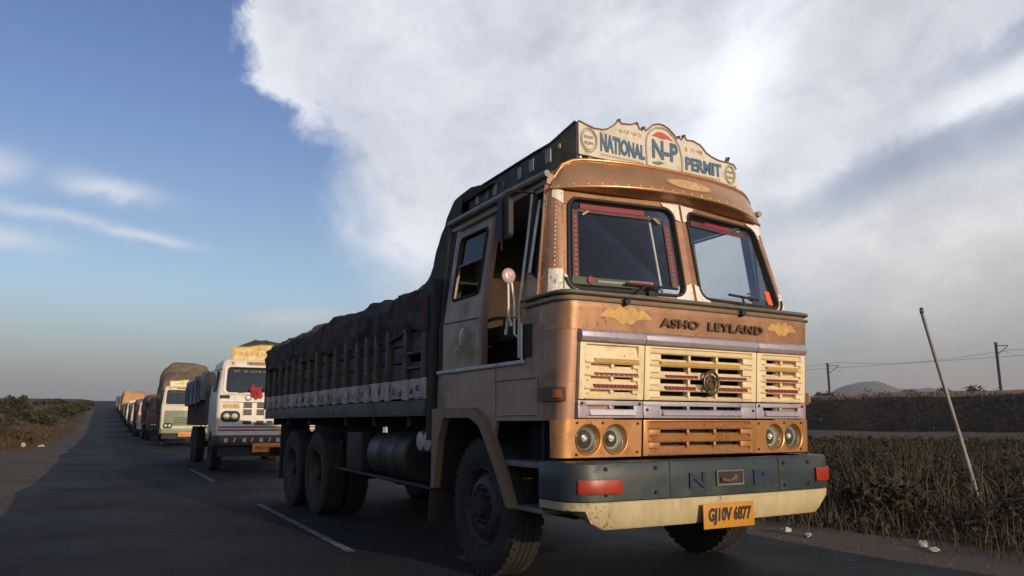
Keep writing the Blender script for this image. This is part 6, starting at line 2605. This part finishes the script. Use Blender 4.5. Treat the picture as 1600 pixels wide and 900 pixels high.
def tint_mix(n, wa, wb, wc):
    w = np.random.dirichlet([wa, wb, wc], n)
    c = w[:, :1] * STRAW + w[:, 1:2] * OLIVE + w[:, 2:] * BROWN
    return np.clip(c * np.random.uniform(.7, 1.3, (n, 1)), .01, 1)


def patch_tint(x, y, r):
    n = len(x)
    a = npnoise(x, y, .33, 21); b = npnoise(x, y, .55, 27)
    wS = np.clip(.25 + 1.6 * a, .04, 1.5) * np.clip(1.3 - r / 26, .15, 1)
    wO = np.clip(.75 + 1.8 * b + r / 30, .05, 3)
    wB = np.clip(.9 - 1.2 * b, .1, 2)
    q = np.random.gamma(1.2, 1, (n, 3)) * np.stack([wS, wO, wB], 1)
    q /= q.sum(1)[:, None]
    c = q[:, :1] * STRAW + q[:, 1:2] * OLIVE + q[:, 2:] * BROWN
    return np.clip(c * np.random.uniform(.6, 1.25, (n, 1)), .008, 1)


# short straw grass close to the shoulder
x, y, r = scatter_right(26000, 5.5, 40, 20, 84, 7.0)
k = x < 10.2 + 1.6 * npnoise(x, y, .5, 3)
x, y, r = x[k], y[k], r[k]
p = npnoise(x, y, .9, 5)
blades('dry_grass', x, y, np.random.uniform(.10, .46, len(x)) * (1 + .8 * p), .004 * np.maximum(1, r / 9), tint_mix(len(x), 2.2, .35, 1.2), 'short straw coloured grass along the right shoulder', 'grass', .45)
# tall weeds further back
x, y, r = scatter_right(100000, 6.4, 80, 22, 82, 7.2)
p = npnoise(x, y, .35, 9)
k = np.random.uniform(0, 1, len(x)) < np.clip(.62 + .9 * p, .08, 1) * np.clip(.10 + (x - 6.9) / 4.5 + 1.3 * npnoise(x, y, .75, 33), .03, 1) * np.clip(1.5 - r / 62, .1, 1)
x, y, r, p = x[k], y[k], r[k], p[k]
p2 = npnoise(x, y, 1.1, 14)
h = np.random.uniform(.30, 1.0, len(x)) * np.clip(1 + .7 * p + .95 * p2, .2, 2) * np.clip((x - 6.7) / 4.0, .14, 1.05) * np.clip(1.25 - r / 42, .25, 1)
blades('tall_weeds', x, y, h, .0048 * np.maximum(1, r / 9), patch_tint(x, y, r) + np.clip(1.0 - ((x - 10.2) / 2.2) ** 2 - ((y - 6.6) / 2.0) ** 2, 0, 1)[:, None] * STRAW * .55, 'tall dry brown and olive weeds filling the right verge', 'weeds', .62)
# leafy weeds and thistles among them
x, y, r = scatter_right(5200, 6.8, 60, 24, 78, 7.4)
hh = np.random.uniform(.3, .85, len(x)) * np.clip((x - 7.0) / 3.6, .12, 1) * np.clip(1.25 - r / 42, .3, 1)
pts, cols, sz = [], [], []
for a, b, c_, d_ in zip(x, y, hh, r):
    q = 24
    z = gz(a, b)
    t = np.random.uniform(.1, 1, q)
    sp = .16 * (1 - .5 * t)
    pts.append(np.stack([a + np.random.normal(0, 1, q) * sp * .7, b + np.random.normal(0, 1, q) * sp * .7, z + t * c_], 1))
    base = (OLIVE * 1.0 if mn.noise(Vector((a * .3, b * .3, 2))) > -.05 else BROWN * .8)
    cols.append(np.clip(base[None] * np.random.uniform(.6, 1.35, (q, 1)), .01, 1))
    sz.append(np.random.uniform(.016, .038, q) * max(1, d_ / 13))
o = leaf_mesh('leafy_weeds', np.concatenate(pts), np.concatenate(sz), np.concatenate(cols))
tag(o, 'dark leafy weeds mixed through the dry grass on the right', 'weeds', kind='stuff')
# embankment scrub
n = 26000
ys = np.random.uniform(20, 190, n); t = np.random.uniform(0, 1, n)
xs = 98 + t * 15.5
zs = np.interp(xs, [96, 100, 105, 110, 113], [-1.2, 1.0, 2.6, 4.2, 5.05]) + np.array([rise(v) for v in ys]) * .35 + .1
pp = npnoise(xs, ys, .12, 4)
pq = npnoise(xs, ys, .45, 8)
zs = zs + np.random.uniform(0, 1, n) * np.clip(.35 + pp + 2.2 * pq, .03, 2.2) * np.where(t > .75, 1.15, .8)
cols = np.clip(np.array([.026, .020, .011])[None] * np.random.uniform(.4, 1.6, (n, 1)) + (pp > .1)[:, None] * np.array([.012, .004, 0]), .008, 1)
o = leaf_mesh('embankment_scrub', np.stack([xs, ys, zs], 1), np.random.uniform(.10, .24, n), cols)
tag(o, 'dark low scrub covering the railway embankment slope', 'scrub', kind='stuff')
# dark low shrubs scattered through the verge
PT, CC, SZ = [], [], []
for k in range(70):
    a = radians(np.random.uniform(40, 72)); r_ = 7.5 * (34 / 7.5) ** np.random.uniform(0, 1)
    x0, y0 = r_ * sin(a), r_ * cos(a)
    if k < 4: x0, y0 = ((8.7, 6.4), (9.1, 4.6), (12.5, 9.5), (8.4, 7.6))[k]
    if x0 < 8.1: continue
    q = 420
    w_ = np.random.uniform(.25, .55); h_ = np.random.uniform(.35, .85) * min(1, (x0 - 6.8) / 2.5)
    d = np.random.normal(size=(q, 3)); d /= np.linalg.norm(d, axis=1)[:, None]
    d *= np.random.uniform(.25, 1, (q, 1)) ** .5
    lump = 1 + .35 * np.sin(d[:, :1] * 7 + k) * np.cos(d[:, 1:2] * 6)
    PT.append(np.array([x0, y0, gz(x0, y0) + h_ * .45]) + d * lump * np.array([w_, w_, h_ * .55]))
    tn = OLIVE * .9 if k % 3 else BROWN * .8
    CC.append(np.clip(tn[None] * np.random.uniform(.5, 1.4, (q, 1)), .008, 1)); SZ.append(np.random.uniform(.018, .04, q) * max(1, r_ / 14))
o = leaf_mesh('low_shrubs', np.concatenate(PT), np.concatenate(SZ), np.concatenate(CC))
tag(o, 'dark low shrubs dotted through the weeds on the right verge', 'shrubs', kind='stuff')
# left bank: dry brown grass
n = 30000
yy = 40 * (170 / 40) ** np.random.uniform(0, 1, n)
xx = -2.2 - np.abs(np.random.normal(0, 1, n)) * (3 + yy * .05)
k = (xx > -40) & (yy > 40 + 2.5 * npnoise(xx, yy, .3, 2) + np.clip(-3.4 - xx, 0, 9) * -.45)
xx, yy = xx[k], yy[k]
p = npnoise(xx, yy, .3, 6)
blades('bank_grass', xx, yy, np.random.uniform(.15, .55, len(xx)) * (1 + .6 * p) * np.clip((-xx - 2.4) / 1.5, .25, 1), .006 * np.maximum(1, yy / 14), np.clip(tint_mix(len(xx), 1.3, .5, 1.6) * np.array([.82, .80, .68]), .01, 1), 'reddish brown dry grass on the left bank', 'grass', .4)


# ------------------------------------------------------------------ litter and stones
def crumple(name, x, y, s, label, m_, seed, flat=.5, group=None, cat='litter', z=None):
    mb = MB()
    nu, nv = 10, 7
    def fn(i, j):
        a = 2 * pi * i / nu; b = pi * j / (nv - 1)
        r = s * (1 + .7 * fbm(cos(a) * sin(b) * 1.6 + seed, sin(a) * sin(b) * 1.6, cos(b) * 1.6))
        return (r * cos(a) * sin(b), r * sin(a) * sin(b) * .7, max(-.01, r * cos(b) * flat) + .01)
    mb.grid(fn, nu, nv, closed_u=True)
    o = mb.build(name, m_, loc=(x, y, (gz(x, y) if z is None else z) + .01))
    o.rotation_euler = (0, 0, seed)
    tag(o, label, cat, group)


m_lit = mat('white_plastic_litter', (0.40, .37, .33), .6, 0, .15, 9)
m_rock = mat('pale_rock', (0.12, .10, .08), .9, 0, .3, 8)
import sys as _s
for k, (x, y, s, lb, m_, fl) in enumerate(((6.62, 6.05, .07, 'long crumpled white plastic scrap by the road under the bumper end', m_lit, .5), (6.56, 5.72, .05, 'small white scrap lying just beyond the plastic strip', m_lit, .4),
        (7.0, 4.75, .05, 'pale scrap standing at the edge of the straw grass', m_lit, .9), (6.85, 4.55, .07, 'flat grey white rag along the grass edge on the right', m_lit, .25), (7.35, 3.95, .05, 'thin pale litter strip near the right corner', m_lit, .2),
        (-3.15, 44.6, .17, 'round white bag of litter on the left shoulder', m_lit, .9), (-2.35, 44.2, .16, 'flat white litter right of the round bag on the left shoulder', m_lit, .6))):
    crumple('litter', x, y, s, lb, m_, 3.3 + k, fl, 'litter along the shoulders')
rng = random.Random(5)
mbs = MB()
for k in range(420):      # gravel along both road edges
    if k % 3:
        x = RX1 + abs(rng.gauss(.25, .35)); y = rng.uniform(1.5, 22)
    else:
        x = RX0 - abs(rng.gauss(.3, .6)); y = rng.uniform(8, 45)
    s = rng.uniform(.006, .020)
    z = gz(x, y) + .01
    P = [(x + s * rng.uniform(.7, 1.3) * a, y + s * rng.uniform(.7, 1.3) * b, z + c * s * rng.uniform(.6, 1)) for a, b, c in ((1, 0, .2), (-1, 0, .2), (0, 1, .2), (0, -1, .2), (0, 0, 1))]
    mbs.add(P, [(0, 2, 4), (2, 1, 4), (1, 3, 4), (3, 0, 4)])
tag(mbs.build('gravel', m_rock, fix=False), 'loose pale gravel scattered along the road edges', 'gravel', kind='stuff')


# ------------------------------------------------------------------ haze: one closed box of even pale air round everything below the clouds
mb = MB()
mb.box(-5600, 5600, -600, 6000, -2.4, 210)
hm = bpy.data.materials.new('haze_air')
hm.use_nodes = True
nt = hm.node_tree
nt.nodes.remove(nt.nodes['Principled BSDF'])
pv = nt.nodes.new('ShaderNodeVolumePrincipled')
pv.inputs['Color'].default_value = (0.86, 0.86, 0.90, 1)
pv.inputs['Density'].default_value = 0.00013
pv.inputs['Anisotropy'].default_value = 0.2
nt.links.new(pv.outputs[0], nt.nodes['Material Output'].inputs['Volume'])
hz_ = mb.build('haze', hm)
tag(hz_, 'thin dusty haze lying over the whole plain', 'haze', kind='stuff')
